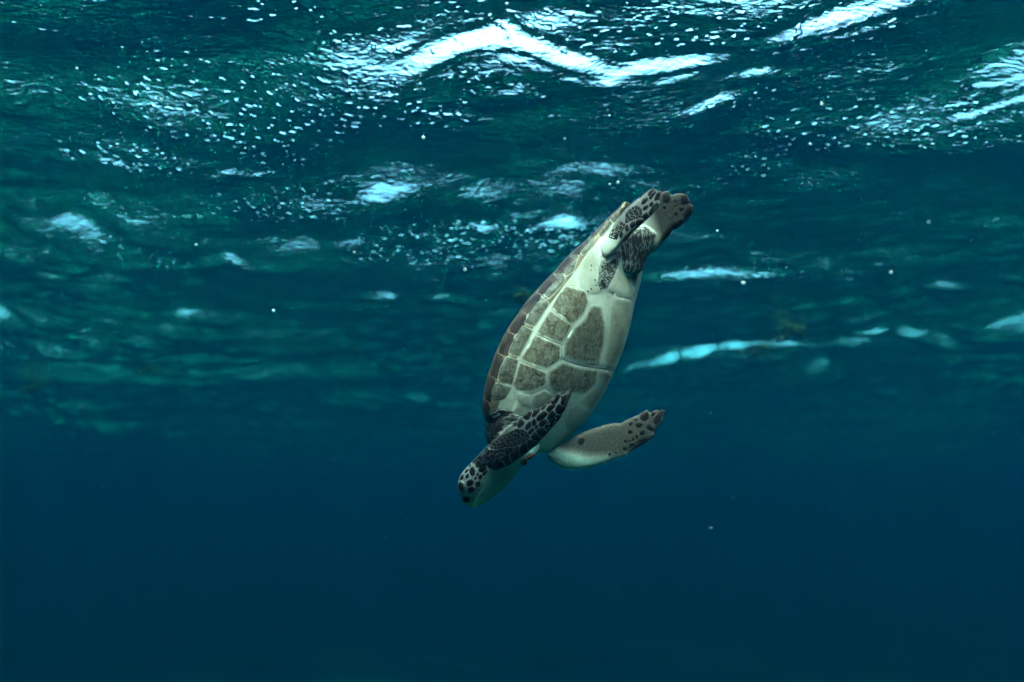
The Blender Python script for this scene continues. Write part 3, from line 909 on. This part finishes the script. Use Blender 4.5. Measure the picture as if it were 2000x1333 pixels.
def clip_half(poly, m_, n_):
    out = []
    for a, b in zip(poly, poly[1:] + poly[:1]):
        da = (a - m_) @ n_; db = (b - m_) @ n_
        if da <= 0: out.append(a)
        if da * db < 0: out.append(a + (b - a) * da / (da - db))
    return out
def cells(poly, n, seed, stretch=(1, 0), k=1.0, gap=0.9):
    """irregular mosaic of small scales filling a polygon (cells elongated k times along stretch)"""
    r = np.random.default_rng(seed); P = np.array(poly, float)
    e = np.array(stretch, float); e /= np.linalg.norm(e); M = np.outer(e, e) / k + np.outer([-e[1], e[0]], [-e[1], e[0]])
    Mi = np.linalg.inv(M); Q = P @ M.T
    lo, hi = Q.min(0), Q.max(0); pts = []
    while len(pts) < n:
        c = r.uniform(lo, hi, (60, 2)); c = c[inside(Q, c)]
        if len(c) == 0: continue
        if not pts: pts.append(c[0]); continue
        d = np.min(np.linalg.norm(c[:, None] - np.array(pts)[None], axis=2), axis=1); pts.append(c[np.argmax(d)] if r.random() < 0.75 else c[0])
    pts = np.array(pts); res = []
    for i, p in enumerate(pts):
        pl_ = [q for q in Q]
        for j in np.argsort(np.linalg.norm(pts - p, axis=1))[1:14]:
            v = pts[j] - p; L_ = np.linalg.norm(v)
            if L_ < 1e-6: continue
            pl_ = clip_half(pl_, p + v / 2 - v / L_ * gap / 2, v / L_)
            if len(pl_) < 3: break
        if len(pl_) >= 3: res.append(np.array(pl_) @ Mi.T)
    return res

# --- belly
belly = [
    (M_BROWN, cP([(620, 215), (690, 145), (830, 185), (850, 270), (800, 365), (737, 418), (577, 302)])),
    (M_BROWN, cP([(568, 316), (733, 432), (653, 556), (470, 482)])),
    (M_BROWN, cP([(462, 497), (649, 576), (649, 664), (550, 742), (357, 675)])),
    (M_BROWN, cP([(350, 696), (543, 764), (543, 862), (440, 903), (320, 898), (303, 850)])),
    (M_BROWN, cP([(750, 436), (806, 395), (862, 285), (950, 280), (975, 420), (968, 560), (930, 722), (780, 704), (664, 658), (662, 572)])),
    (M_BROWN, cP([(658, 684), (780, 726), (925, 745), (915, 850), (830, 930), (600, 925), (553, 860), (553, 772)])),
    (M_FAINT, cP([(446, 930), (532, 892), (600, 935), (560, 1020), (440, 1022)])),
    (M_PALE, cP([(325, 917), (430, 932), (432, 1020), (380, 1015), (318, 962)])),
    (M_FAINT, cP([(990, 300), (1030, 215), (1168, 252), (1152, 400), (1085, 640), (1042, 742), (942, 718), (978, 560)])),
    (M_FAINT, cP([(926, 748), (1038, 768), (962, 930), (885, 1050), (770, 985), (890, 860)])),
    (M_PALE, cP([(875, 1065), (800, 1160), (710, 1200), (670, 1110), (755, 995)])),
    (M_PALE, cA([(1015, 640), (1120, 400), (1235, 235), (1325, 340), (1372, 560), (1380, 775), (1180, 765)])),
    (M_PALE, cA([(570, 430), (650, 210), (770, 60), (840, 130), (865, 300), (875, 560), (985, 640), (870, 695), (725, 700), (590, 575)])),
]
for k_, (m_, pg) in enumerate(belly): piece('belly_plate', pg, BV_SHELL, m_, plastron, 0.0006, 4.0, 4.0, 0.8, 140, 9.0 if k_ in (4, 5, 8, 9) else 3.8)
rim = [cP([(648, 12), (668, 45), (684, 98), (625, 175), (562, 242), (517, 202), (580, 100)]), cP([(508, 213), (558, 262), (563, 282), (462, 438), (377, 414), (440, 310)]), cP([(370, 430), (450, 466), (345, 660), (266, 634), (300, 540)]),
       cP([(262, 650), (343, 682), (299, 860), (192, 830), (200, 740)]), cP([(183, 842), (293, 876), (240, 960), (150, 985), (128, 900)]), cA([(592, 25), (618, 60), (520, 378), (412, 458), (348, 345), (470, 170)]),
       [(1137, 477), (1162, 452), (1170, 458), (1150, 490), (1137, 500), (1129, 487)], [(1165, 448), (1186, 427), (1196, 436), (1180, 458), (1172, 464)], [(1189, 425), (1217, 400), (1221, 408), (1206, 430), (1198, 436)]]
for pg in rim: piece('rim_plate', pg, BV_SHELL, M_MARG, carapace, 0.0006, 4.0, 4.0, 1.2, 90, 6.0)
cracks = [cP([(577, 310), (640, 362), (737, 428)]), cP([(467, 490), (560, 530), (655, 566)]), cP([(655, 566), (690, 585)]), cP([(735, 432), (700, 500), (655, 560)]), cP([(652, 575), (655, 664)]), cP([(655, 664), (700, 690), (790, 715), (890, 735)]), cP([(890, 735), (970, 742), (1040, 757)]),
          cP([(358, 684), (440, 722), (540, 755)]), cP([(505, 203), (562, 268)]), cP([(370, 424), (430, 452)])]
for pg, w in zip(cracks, [2.2, 2.2, 1.5, 1.3, 1.2, 2.0, 1.6, 1.5, 1.3, 1.1]): seam('plate_seam', pg, w, BV_SHELL, M_CRACK, plastron)
fine = [cP([(690, 100), (565, 290), (455, 465), (350, 680), (300, 880)]), cP([(300, 880), (240, 960), (170, 1010)]), cP([(300, 885), (320, 920), (430, 920), (530, 885)]), cP([(432, 925), (430, 1015)]), cP([(315, 920), (314, 985)]), cP([(262, 645), (350, 682)]),
        cP([(192, 838), (298, 872)]), cP([(545, 765), (545, 860), (535, 885)]), cA([(345, 345), (410, 470), (520, 430), (580, 330), (650, 190)]), cA([(400, 580), (580, 575)]), cA([(720, 705), (870, 695), (1000, 590)]), cA([(1010, 650), (1180, 770), (1390, 795)]), cA([(410, 480), (390, 560), (160, 880)]),
        cA([(730, 30), (655, 190)]), cA([(850, 130), (880, 320), (880, 430)])]
for pg in fine: seam('plate_seam', pg, 0.9, BV_SHELL, M_FINE, plastron, 0.0003)
# skin pockets where the hind legs leave the shell
piece('leg_pocket', cA([(925, 200), (1050, 200), (1120, 90), (1200, 80), (1215, 160), (1130, 390), (1065, 520), (1015, 610), (900, 650), (840, 570), (870, 470), (885, 330)]), BV_SHELL, M_FOLD, body, 0.0012, 4.0, 3.0, 0.0, 60, 8.0)
piece('leg_pocket', cA([(1340, 320), (1400, 350), (1440, 420), (1410, 640), (1395, 770), (1375, 700), (1370, 520)]), BV_SHELL, M_FOLD, body, 0.0012, 4.0, 3.0, 0.0, 60, 8.0)
for q in [(775, 290), (770, 360), (840, 575), (770, 630), (722, 660), (910, 620), (830, 500)]:
    a = cA([q])[0]; piece('dark_spot', [(a[0] + 1.6 * math.cos(t) * random.uniform(.6, 1.2), a[1] + 2.2 * math.sin(t) * random.uniform(.6, 1.2)) for t in np.linspace(0, 6.28, 7)[:-1]], BV_SHELL, M_CRACK, plastron, 0.0016, 1.2, 1.0)

piece('shoulder_pocket', cF([(110, 490), (190, 435), (300, 405), (430, 415), (560, 490), (640, 540), (430, 680), (350, 760), (250, 830), (185, 800), (105, 650)]), BV_ALL, M_FOLD2, body, 0.0012, 4.0, 3.0, 0.0, 90, 5.0)

# --- back scutes, whole shell
def shell_patch(name, s0, s1, t0, t1, mat, parent, lift=0.0012, ns=7, nt_=6, skew=0.0):
    ss = np.linspace(s0, s1, ns); tt = np.linspace(t0, t1, nt_)
    V = []; E = []
    for a, s in enumerate(ss):
        for b, t in enumerate(tt):
            i = np.clip(t, 0, 1) * (ND - 1)
            y = np.interp(i, np.arange(ND), DORS[:, 0]); z = np.interp(i, np.arange(ND), DORS[:, 1])
            sk = s + skew * (t - t0) / (t1 - t0 + 1e-9)
            V.append(shell_point(float(np.clip(sk, S0 + 1, S1 - 1)), y, z))
            E.append(min(a, ns - 1 - a, b, nt_ - 1 - b))
    W = q2w(np.array(V)); pm = np.array(root.location)
    E = np.array(E, float)
    mid = np.array(CENT)
    q = [(a * nt_ + b, a * nt_ + b + 1, (a + 1) * nt_ + b + 1, (a + 1) * nt_ + b) for a in range(ns - 1) for b in range(nt_ - 1)]
    me = bpy.data.meshes.new(name); me.from_pydata((W - pm).tolist(), [], q); me.update()
    bm = bmesh.new(); bm.from_mesh(me); bm.normal_update()
    if sum(f.normal.dot(f.calc_center_median() + root.location - CENT) for f in bm.faces) < 0: bmesh.ops.reverse_faces(bm, faces=bm.faces)
    bm.normal_update()
    for v, e in zip(bm.verts, E): v.co += v.normal * (lift if e > 0 else 0.0001)
    for f in bm.faces: f.smooth = True
    bm.to_mesh(me); bm.free()
    ca = me.color_attributes.new('edge', 'FLOAT_COLOR', 'POINT'); ca.data.foreach_set('color', np.repeat((E / max(E.max(), 1)).astype(np.float32), 4))
    o = bpy.data.objects.new(name, me); me.materials.append(mat); C.objects.link(o); o.parent = parent
    return o
mar = np.linspace(S0 + 4, S1 - 4, 12)
for k in range(11):
    for (a, b) in ((0.006, 0.14), (0.86, 0.994)): shell_patch('back_plate', mar[k] + 0.3, mar[k + 1] - 0.3, a, b, M_CARA, carapace, 0.0011, 6, 5)
cos_ = [S0 + 22, -130, -20, 90, 200]
for k in range(4):
    for (a, b, sk) in ((0.145, 0.375, 14), (0.855, 0.625, 14)): shell_patch('back_plate', cos_[k] + 1, cos_[k + 1] - 1, a, b, M_CARA, carapace, 0.0013, 8, 7, sk)
ver = [S0 + 14, -175, -65, 45, 150, 262]
for k in range(5): shell_patch('back_plate', ver[k] + 1, ver[k + 1] - 1, 0.385, 0.615, M_CARA, carapace, 0.0014, 8, 7)

# --- left front flipper
ffl = [[(1330, 95), (1335, 150), (1290, 290), (1240, 375), (1180, 365), (1152, 330), (1200, 250), (1260, 170)], [(1225, 395), (1200, 470), (1120, 480), (1082, 430), (1130, 350), (1180, 387)], [(1185, 498), (1190, 520), (1110, 620), (985, 712), (932, 660), (1010, 592), (1102, 500)],
       [(915, 676), (958, 740), (890, 798), (822, 715), (860, 687)], [(805, 732), (878, 815), (860, 848), (790, 836), (747, 810)], [(730, 832), (843, 872), (800, 940), (730, 973), (707, 920), (702, 850)], [(685, 867), (698, 950), (690, 1000), (620, 1046), (604, 1020), (604, 940), (630, 892)],
       [(585, 934), (590, 1040), (560, 1088), (490, 1126), (468, 1050), (502, 980), (550, 934)], [(425, 1032), (455, 1082), (468, 1158), (440, 1186), (388, 1150), (388, 1062)], [(320, 1122), (368, 1162), (378, 1216), (320, 1236), (293, 1190)],
       [(1160, 160), (1153, 220), (1128, 290), (1080, 348), (1018, 338), (1042, 260), (1090, 200)], [(1262, 132), (1212, 170), (1172, 240), (1166, 296), (1204, 240), (1250, 160)], [(1020, 272), (1008, 330), (972, 345), (973, 300)], [(960, 322), (943, 400), (893, 438), (893, 390), (920, 342)],
       [(878, 388), (868, 450), (790, 528), (758, 533), (792, 430), (830, 397)], [(773, 408), (758, 480), (720, 558), (682, 566), (634, 530), (680, 462)], [(600, 528), (588, 570), (548, 640), (470, 698), (384, 746), (356, 730), (430, 662), (520, 592)],
       [(1080, 357), (1088, 367), (1000, 458), (958, 425), (1010, 362)], [(1050, 442), (1093, 490), (1000, 578), (972, 540), (1002, 482)], [(930, 443), (978, 482), (930, 538), (850, 588), (828, 560), (842, 512)], [(950, 552), (968, 590), (920, 648), (872, 658), (863, 620), (890, 582)],
       [(800, 547), (828, 600), (800, 643), (773, 638), (768, 580)], [(745, 582), (753, 640), (700, 698), (673, 680), (692, 630)], [(610, 553), (666, 590), (640, 638), (570, 678), (563, 650), (590, 592)], [(845, 627), (838, 675), (812, 688), (812, 650)], [(790, 672), (793, 700), (740, 758), (712, 750), (740, 702)]]
for pg in ffl: piece('flipper_scale', cF(pg), BV_BODY, M_SCALE, body, 0.0012, None, 1.6, 1.0)
for pg in cells(cF([(540, 690), (640, 700), (700, 740), (735, 800), (690, 850), (600, 890), (540, 925), (430, 930), (330, 960), (200, 960), (190, 930), (260, 850), (340, 790), (400, 765), (480, 720)]), 52, 3, (1, -0.75), 1.3, 1.0): piece('flipper_scale', pg, BV_BODY, M_SCALE, body, 0.0009, None, 1.2)
for pg in cells(cF([(150, 975), (300, 975), (420, 945), (520, 935), (490, 975), (455, 1040), (385, 1040), (375, 1130), (320, 1110), (285, 1190), (310, 1245), (240, 1250), (180, 1180), (125, 1060)]), 26, 5, (0.35, 1), 2.2, 1.0): piece('flipper_scale', pg, BV_BODY, M_SCALE, body, 0.0009, None, 1.2)
# --- head
head = [[(410, 490), (450, 560), (445, 640), (400, 665), (360, 610), (360, 540)], [(540, 385), (550, 420), (500, 520), (470, 470), (460, 430), (490, 390)], [(600, 420), (600, 520), (560, 590), (520, 570), (540, 490), (570, 430)], [(330, 540), (325, 570), (280, 610), (268, 600), (290, 560)],
        [(330, 620), (335, 670), (310, 710), (285, 690), (295, 650)], [(500, 605), (515, 630), (500, 660), (485, 640)], [(570, 640), (575, 690), (550, 725), (525, 705), (535, 660)], [(470, 680), (490, 710), (470, 740), (445, 715)], [(380, 730), (425, 770), (410, 820), (340, 850), (305, 820), (310, 770)],
        [(530, 770), (550, 800), (540, 830), (490, 860), (465, 830), (480, 790)], [(390, 870), (440, 890), (440, 930), (390, 970), (335, 965), (330, 910)], [(560, 292), (565, 330), (520, 352), (516, 322), (538, 292)], [(460, 366), (470, 382), (430, 430), (410, 430), (424, 384)],
        [(236, 1062), (340, 1060), (350, 1120), (310, 1160), (262, 1138), (228, 1092)], [(232, 645), (235, 690), (196, 740), (180, 722), (198, 664)], [(384, 454), (352, 500), (342, 490), (364, 458)]]
for pg in head: piece('head_scale', cH(pg), BV_BODY, M_SCALE, body, 0.0011, None, 1.6, 1.1)
for pg in cells([(926, 899), (938, 886), (952, 871), (966, 862), (950, 880), (948, 905), (952, 922), (944, 931), (936, 912)], 12, 31, (1, -1), 1.5, 1.0): piece('head_scale', pg, BV_BODY, M_SCALE, body, 0.0008, None, 1.2, 0.2)
seam('mouth_line', cH([(575, 790), (592, 830), (562, 900), (510, 970), (460, 1060), (412, 1170), (400, 1236)]), 2.4, BV_BODY, M_MOUTH, body, 0.0004, 2.0)
ec = cH([(213, 862)])[0]
lid = piece('eyelid', [(ec[0] + 8.2 * math.cos(t) * 1.0 + 1.2 * math.sin(t), ec[1] + 12.6 * math.sin(t)) for t in np.linspace(0, 2 * np.pi, 15)[:-1]], BV_BODY, M_LID, body, 0.0022, 2.0, 4.0)
h, nrm = cast(BV_BODY, ec)
def ellipsoid(name, c, nrm, upv, rx, ry, rz, mat, parent):
    bm = bmesh.new(); bmesh.ops.create_uvsphere(bm, u_segments=20, v_segments=12, radius=1.0)
    z = nrm.normalized(); x = upv.cross(z).normalized(); y = z.cross(x)
    for v in bm.verts: v.co = c + x * (v.co.x * rx) + y * (v.co.y * ry) + z * (v.co.z * rz) - root.location
    for f in bm.faces: f.smooth = True
    me = bpy.data.meshes.new(name); bm.to_mesh(me); bm.free()
    return link_obj_raw(name, me, mat, parent)
def link_obj_raw(name, me, mat, parent):
    o = bpy.data.objects.new(name, me); me.materials.append(mat); C.objects.link(o); o.parent = parent
    return o
ellipsoid('eye', h + nrm * 0.0005, nrm, UP, 6.2 * MPP, 10.2 * MPP, 4.2 * MPP, M_EYE, body)
# the other eye, on the far side of the head
ellipsoid('eye', Vector(q2w([[902, 946, -36]])[0]), Vector((-0.3, 0.9, -0.1)), UP, 6.2 * MPP, 10.2 * MPP, 4.2 * MPP, M_EYE, body)
# folds of the throat and of the flipper root
for ln in [[(1050, 545), (1120, 590), (1200, 575)], [(1010, 590), (1090, 640), (1190, 630)], [(960, 620), (1060, 690), (1170, 690)], [(900, 640), (985, 720), (1060, 760)], [(860, 700), (900, 780), (960, 830)], [(1120, 520), (1190, 540), (1260, 510)]]:
    seam('skin_fold', cH(ln), 1.1, BV_BODY, M_FOLDLINE, body, 0.0005)
for k in range(11):
    a = 2.55 - 0.145 * k; c0 = (420, 700)
    seam('skin_fold', cQ([(c0[0] + r_ * math.cos(a) * 1.15, c0[1] + r_ * math.sin(a)) for r_ in (150, 215, 285)]), 1.2, BV_BODY, M_FOLDLINE, body, 0.0006)
piece('claw', [(1224, 889), (1229, 885.5), (1236, 889), (1230, 891.5)], BV_BODY, M_CLAW, body, 0.0018, 1.5, 1.5)
# crusted fold of skin under the throat
for pg in cells([(1016, 903), (1028, 893), (1040, 887), (1050, 886), (1046, 893), (1036, 900), (1024, 910)], 12, 8, (1, -0.5), 1.4, 0.5): piece('skin_crust', pg, BV_BODY, M_CRUST, body, 0.0030, 1.6, 1.4)
# --- right front flipper
ffr = [[(1600, 195), (1640, 172), (1678, 222), (1668, 290), (1610, 328), (1532, 290), (1542, 222)], [(1768, 182), (1760, 230), (1720, 258), (1706, 240), (1716, 192)], [(1888, 155), (1880, 220), (1840, 330), (1790, 378), (1722, 350), (1780, 250), (1850, 172)], [(1540, 346), (1583, 370), (1560, 410), (1500, 428), (1472, 390), (1490, 356)],
       [(1420, 340), (1430, 370), (1390, 400), (1370, 370), (1390, 335)], [(1490, 280), (1495, 310), (1470, 330), (1460, 300)], [(1690, 376), (1720, 420), (1748, 440), (1700, 478), (1642, 440), (1642, 400)], [(1590, 456), (1628, 490), (1600, 520), (1545, 528), (1527, 500), (1550, 470)],
       [(1400, 450), (1430, 490), (1400, 520), (1360, 510), (1360, 470)], [(1490, 520), (1515, 560), (1490, 585), (1465, 550)], [(1440, 565), (1455, 600), (1430, 615), (1415, 590)], [(1330, 600), (1345, 630), (1310, 650), (1295, 625)], [(1375, 590), (1390, 620), (1375, 640), (1362, 615)],
       [(1650, 560), (1640, 590), (1560, 630), (1500, 640), (1530, 600), (1600, 570)], [(1320, 705), (1345, 740), (1320, 765), (1285, 750), (1290, 720)], [(1450, 650), (1455, 680), (1400, 700), (1375, 690), (1400, 660)], [(680, 575), (710, 610), (690, 670), (640, 690), (605, 650), (630, 590)],
       [(1090, 805), (1100, 835), (1075, 850), (1065, 825)], [(1180, 785), (1190, 800), (1170, 815), (1160, 800)]]
for pg in ffr: piece('flipper_scale', cQ(pg), BV_BODY, M_SPOT, body, 0.0010, None, 1.4, 0.7)
# --- hind flippers
hfl = [[(1003, 122), (1006, 150), (930, 248), (908, 258), (922, 212), (970, 146)], [(1020, 190), (1028, 202), (950, 308), (923, 300), (952, 242)], [(1118, 176), (1108, 240), (1060, 318), (1004, 332), (1032, 252), (1070, 190)], [(893, 287), (898, 320), (840, 383), (808, 375), (832, 312)],
       [(980, 347), (988, 380), (945, 423), (932, 400), (947, 362)], [(1083, 345), (1087, 390), (1030, 478), (930, 552), (913, 520), (962, 452), (1030, 374)], [(905, 402), (908, 430), (850, 478), (828, 460), (852, 422)], [(888, 513), (902, 560), (880, 602), (823, 593), (833, 552)],
       [(858, 637), (800, 688), (732, 712), (723, 652), (760, 622)], [(698, 653), (708, 708), (650, 752), (633, 720), (652, 672)], [(588, 704), (607, 770), (580, 806), (558, 770), (562, 722)], [(500, 794), (518, 850), (490, 905), (473, 870)], [(430, 830), (445, 880), (420, 930), (400, 880)]]
for pg in hfl: piece('flipper_scale', cK(pg), BV_BODY, M_SCALE, body, 0.0010, None, 1.4, 1.3)
for pg in cells(cK([(745, 405), (815, 470), (815, 590), (720, 610), (640, 640), (560, 680), (560, 560), (580, 510), (650, 440)]), 26, 9, (1, -1), 1.4, 1.1): piece('flipper_scale', pg, BV_BODY, M_SCALE, body, 0.0008, None, 1.2)
for pg in cells(cK([(480, 640), (560, 690), (540, 760), (470, 850), (400, 930), (300, 900), (330, 810), (420, 720)]), 16, 19, (1, -1.2), 2.0, 0.9): piece('flipper_scale', pg, BV_BODY, M_SPOT, body, 0.0006, None, 1.2, 0.2)
hfr = [[(1190, 200), (1238, 222), (1248, 300), (1225, 366), (1144, 348), (1134, 270), (1152, 218)], [(1470, 230), (1526, 290), (1536, 358), (1480, 396), (1418, 383), (1412, 300), (1432, 243)], [(1160, 395), (1190, 420), (1170, 455), (1135, 435)], [(1390, 422), (1472, 440), (1420, 493), (1387, 465)],
       [(1340, 490), (1370, 520), (1350, 560), (1310, 545), (1315, 510)], [(1550, 404), (1566, 480), (1530, 566), (1462, 596), (1452, 540), (1510, 452)], [(1410, 590), (1435, 620), (1405, 670), (1375, 640)], [(1330, 640), (1345, 670), (1325, 700), (1305, 675)], [(1245, 568), (1258, 590), (1238, 602), (1228, 584)], [(1290, 568), (1296, 582), (1280, 590), (1274, 578)],
       [(1325, 730), (1345, 742), (1320, 755), (1290, 748)], [(1320, 380), (1335, 405), (1315, 420), (1305, 400)], [(1330, 300), (1345, 330), (1325, 350), (1310, 325)]]
for pg in hfr: piece('flipper_scale', cK(pg), BV_BODY, M_SPOT, body, 0.0010, None, 1.4, 0.9)

# ================================================================ floating weed, bubbles, specks
BV_SURF = world_bvh([surf])
def surface_hit(px, py):
    d = ray_dir(px, py)
    h = BV_SURF.ray_cast(CAM + d * 0.5, d)
    return h[0] if h[0] is not None else on_surface(px, py)

M_WEED = mat_simple('weed_leaf', (0.006, 0.016, 0.005), (0.018, 0.038, 0.010), 40, 0.5)
M_STEM = mat_simple('weed_stem', (0.008, 0.016, 0.006), (0.02, 0.03, 0.010), 60, 0.6)

def tube_rows(P, r0, r1, n=6):
    V, F = [], []
    for i, p in enumerate(P):
        t = (P[min(i + 1, len(P) - 1)] - P[max(i - 1, 0)]).normalized()
        a = t.orthogonal().normalized(); b = t.cross(a); r = r0 + (r1 - r0) * i / (len(P) - 1)
        for k in range(n):
            an = 2 * math.pi * k / n
            V.append(p + (a * math.cos(an) + b * math.sin(an)) * r)
    for i in range(len(P) - 1):
        for k in range(n): F.append((i * n + k, i * n + (k + 1) % n, (i + 1) * n + (k + 1) % n, (i + 1) * n + k))
    return V, F

def weed(px, py, size, seed, label, hang=0.3):
    r = random.Random(seed)
    base = surface_hit(px, py) - Vector((0, 0, 0.012))
    e = bpy.data.objects.new('seaweed_clump', None); e.location = base; e.empty_display_size = 0.05; C.objects.link(e)
    e['label'] = label; e['category'] = 'seaweed'; e['group'] = 'seaweed clumps floating at the surface'
    SV, SF, LV, LF, BVt, BF = [], [], [], [], [], []
    for k in range(11):
        an = 2 * math.pi * k / 11 + r.uniform(-0.3, 0.3); ln = size * r.uniform(0.35, 0.62)
        dirv = Vector((math.cos(an), math.sin(an), -hang * r.uniform(0.2, 1.6))).normalized()
        P = [Vector((0, 0, 0))]
        for i in range(1, 8):
            dirv = (dirv + Vector((r.uniform(-.3, .3), r.uniform(-.3, .3), r.uniform(-.25, .22)))).normalized()
            P.append(P[-1] + dirv * ln / 7)
        V, F = tube_rows(P, 0.0028, 0.0009, 5); b = len(SV); SV += V; SF += [tuple(i + b for i in f) for f in F]
        for i in range(1, 8):
            for q in range(3):
                an2 = r.uniform(0, 6.28); d = (Vector((math.cos(an2), math.sin(an2), r.uniform(-.6, .5)))).normalized(); L_ = r.uniform(0.02, 0.042); w = L_ * r.uniform(0.14, 0.22)
                s = d.cross(Vector((r.uniform(-1, 1), r.uniform(-1, 1), 1))).normalized(); n_ = s.cross(d); b = len(LV)
                p = P[i]
                for f, ww, bend in ((0, .25, 0), (.3, 1, .05), (.65, .85, .03), (1, .08, -.08)):
                    c = p + d * L_ * f + n_ * L_ * bend
                    LV += [c - s * w * ww, c + n_ * 0.0006, c + s * w * ww, c - n_ * 0.0006]
                for a in range(3):
                    for c in range(4): LF.append((b + a * 4 + c, b + a * 4 + (c + 1) % 4, b + (a + 1) * 4 + (c + 1) % 4, b + (a + 1) * 4 + c))
            if r.random() < 0.5:
                c = P[i] + Vector((r.uniform(-.01, .01), r.uniform(-.01, .01), r.uniform(-.006, .006))); rad = r.uniform(0.0025, 0.004); b = len(BVt)
                for a in range(5):
                    th = math.pi * a / 4
                    for c2 in range(6): BVt.append(c + rad * Vector((math.sin(th) * math.cos(c2 * 1.047), math.sin(th) * math.sin(c2 * 1.047), math.cos(th))))
                for a in range(4):
                    for c2 in range(6): BF.append((b + a * 6 + c2, b + a * 6 + (c2 + 1) % 6, b + (a + 1) * 6 + (c2 + 1) % 6, b + (a + 1) * 6 + c2))
    for nm, V, F, m_, kind in (('stem', SV, SF, M_STEM, None), ('leaves', LV, LF, M_WEED, 'stuff'), ('float_bladders', BVt, BF, M_STEM, 'stuff')):
        me = bpy.data.meshes.new(nm); me.from_pydata(V, [], F); me.update()
        for p in me.polygons: p.use_smooth = True
        o = bpy.data.objects.new(nm, me); me.materials.append(m_); C.objects.link(o); o.parent = e
        if kind: o['kind'] = kind
    return e
weed(1545, 640, 0.24, 1, 'compact dark seaweed clump floating just above the long bright wave streak')
weed(1484, 672, 0.26, 2, 'ragged seaweed clump with a strand hanging down across the bright wave streak', 1.2)
weed(288, 716, 0.30, 3, 'dark green seaweed clump hanging under the faint far wave streak, wider than the others')
weed(70, 748, 0.36, 4, 'blurred olive seaweed clump far off in the dim water, lowest of the floating weed', 0.6)
weed(1022, 578, 0.07, 5, 'tiny seaweed scrap beside the upper edge of the turtle shell')

def mat_bubble():
    m, nt, N, L = new_mat('air_bubble')
    tc = N.new('ShaderNodeTexCoord')
    n = noise(N, L, tc.outputs['Object'], 300, 2)
    c = ramp(N, n, L, [(0.3, (0.80, 0.84, 0.84)), (0.7, (0.92, 0.94, 0.94))])
    finish(N, L, c.outputs[0], 0.12, None, spec=0.8)
    return m
M_BUB = mat_bubble()
bm = bmesh.new(); bmesh.ops.create_icosphere(bm, subdivisions=2, radius=1.0)
for f in bm.faces: f.smooth = True
BUB = bpy.data.meshes.new('air_bubble'); bm.to_mesh(BUB); bm.free(); BUB.materials.append(M_BUB)
BP = [(908, 527, 3.2), (534, 607, 3.2), (1452, 553, 3.0), (1191, 360, 3.0), (1207, 357, 1.8), (827, 269, 2.6), (692, 493, 2.4), (383, 478, 2.2), (1401, 451, 2.0), (1740, 532, 2.4), (1814, 434, 2.2), (1190, 226, 2.0), (1103, 271, 1.8), (1187, 215, 1.4), (1605, 203, 2.2), (1656, 252, 2.2), (1583, 282, 2.2),
      (150, 134, 2.6), (186, 147, 1.6), (315, 194, 2.0), (507, 162, 2.0), (598, 187, 2.2), (669, 200, 2.2), (683, 241, 2.6), (493, 370, 1.8), (421, 390, 1.6), (579, 408, 1.8), (336, 648, 1.4), (43, 604, 1.8), (112, 602, 1.8), (1454, 325, 1.8), (1500, 470, 1.5), (1660, 516, 1.6), (1524, 561, 1.5), (1575, 700, 1.8), (1469, 748, 1.5), (460, 843, 1.3), (425, 726, 1.5),
      (1824, 611, 1.6), (1290, 295, 1.6), (960, 250, 1.6), (620, 322, 1.6), (760, 190, 1.8), (1510, 880, 1.0)]
rb = random.Random(4)
for px_, py_, rr_ in BP[:20]:
    d = ray_dir(px_, py_)
    top = surface_hit(px_, py_)
    dist = min((top - CAM).length - 0.12, rb.choice((rb.uniform(0.9, 1.2), rb.uniform(1.9, 2.6), rb.uniform(2.4, 3.4))))
    o = bpy.data.objects.new('air_bubble', BUB); C.objects.link(o)
    o.location = CAM + d * dist
    k = rr_ * dist / FPX * rb.uniform(0.55, 1.05)
    o.scale = (k * rb.uniform(0.9, 1.3), k, k * rb.uniform(0.8, 1.0))
    o['label'] = 'tiny white air bubble drifting in the water under the surface'; o['category'] = 'bubble'; o['group'] = 'air bubbles drifting in the water'

# specks of plankton: nobody could count them
V, F = [], []
rp = np.random.default_rng(5)
for _ in range(650):
    dist = rp.uniform(0.9, 4.5)
    p = np.array(CAM) + dist * np.array(ray_dir(rp.uniform(-300, 2300), rp.uniform(-100, 1450)))
    if p[2] > -0.15: continue
    r_ = rp.uniform(0.0002, 0.0006); b = len(V)
    for dx in ((1, 0, 0), (-1, 0, 0), (0, 1, 0), (0, -1, 0), (0, 0, 1), (0, 0, -1)): V.append(p + r_ * np.array(dx) * rp.uniform(0.5, 1.4))
    F += [(b + i, b + j, b + k) for i in (0, 1) for j in (2, 3) for k in (4, 5)]
me = bpy.data.meshes.new('plankton'); me.from_pydata([tuple(v) for v in V], [], F); me.update()
pk = link_obj('plankton', me, mat_simple('plankton', (0.25, 0.28, 0.24), (0.45, 0.47, 0.42), 400, 0.7))
pk['kind'] = 'stuff'; pk['label'] = 'fine pale specks of plankton hanging in the open water'; pk['category'] = 'plankton'
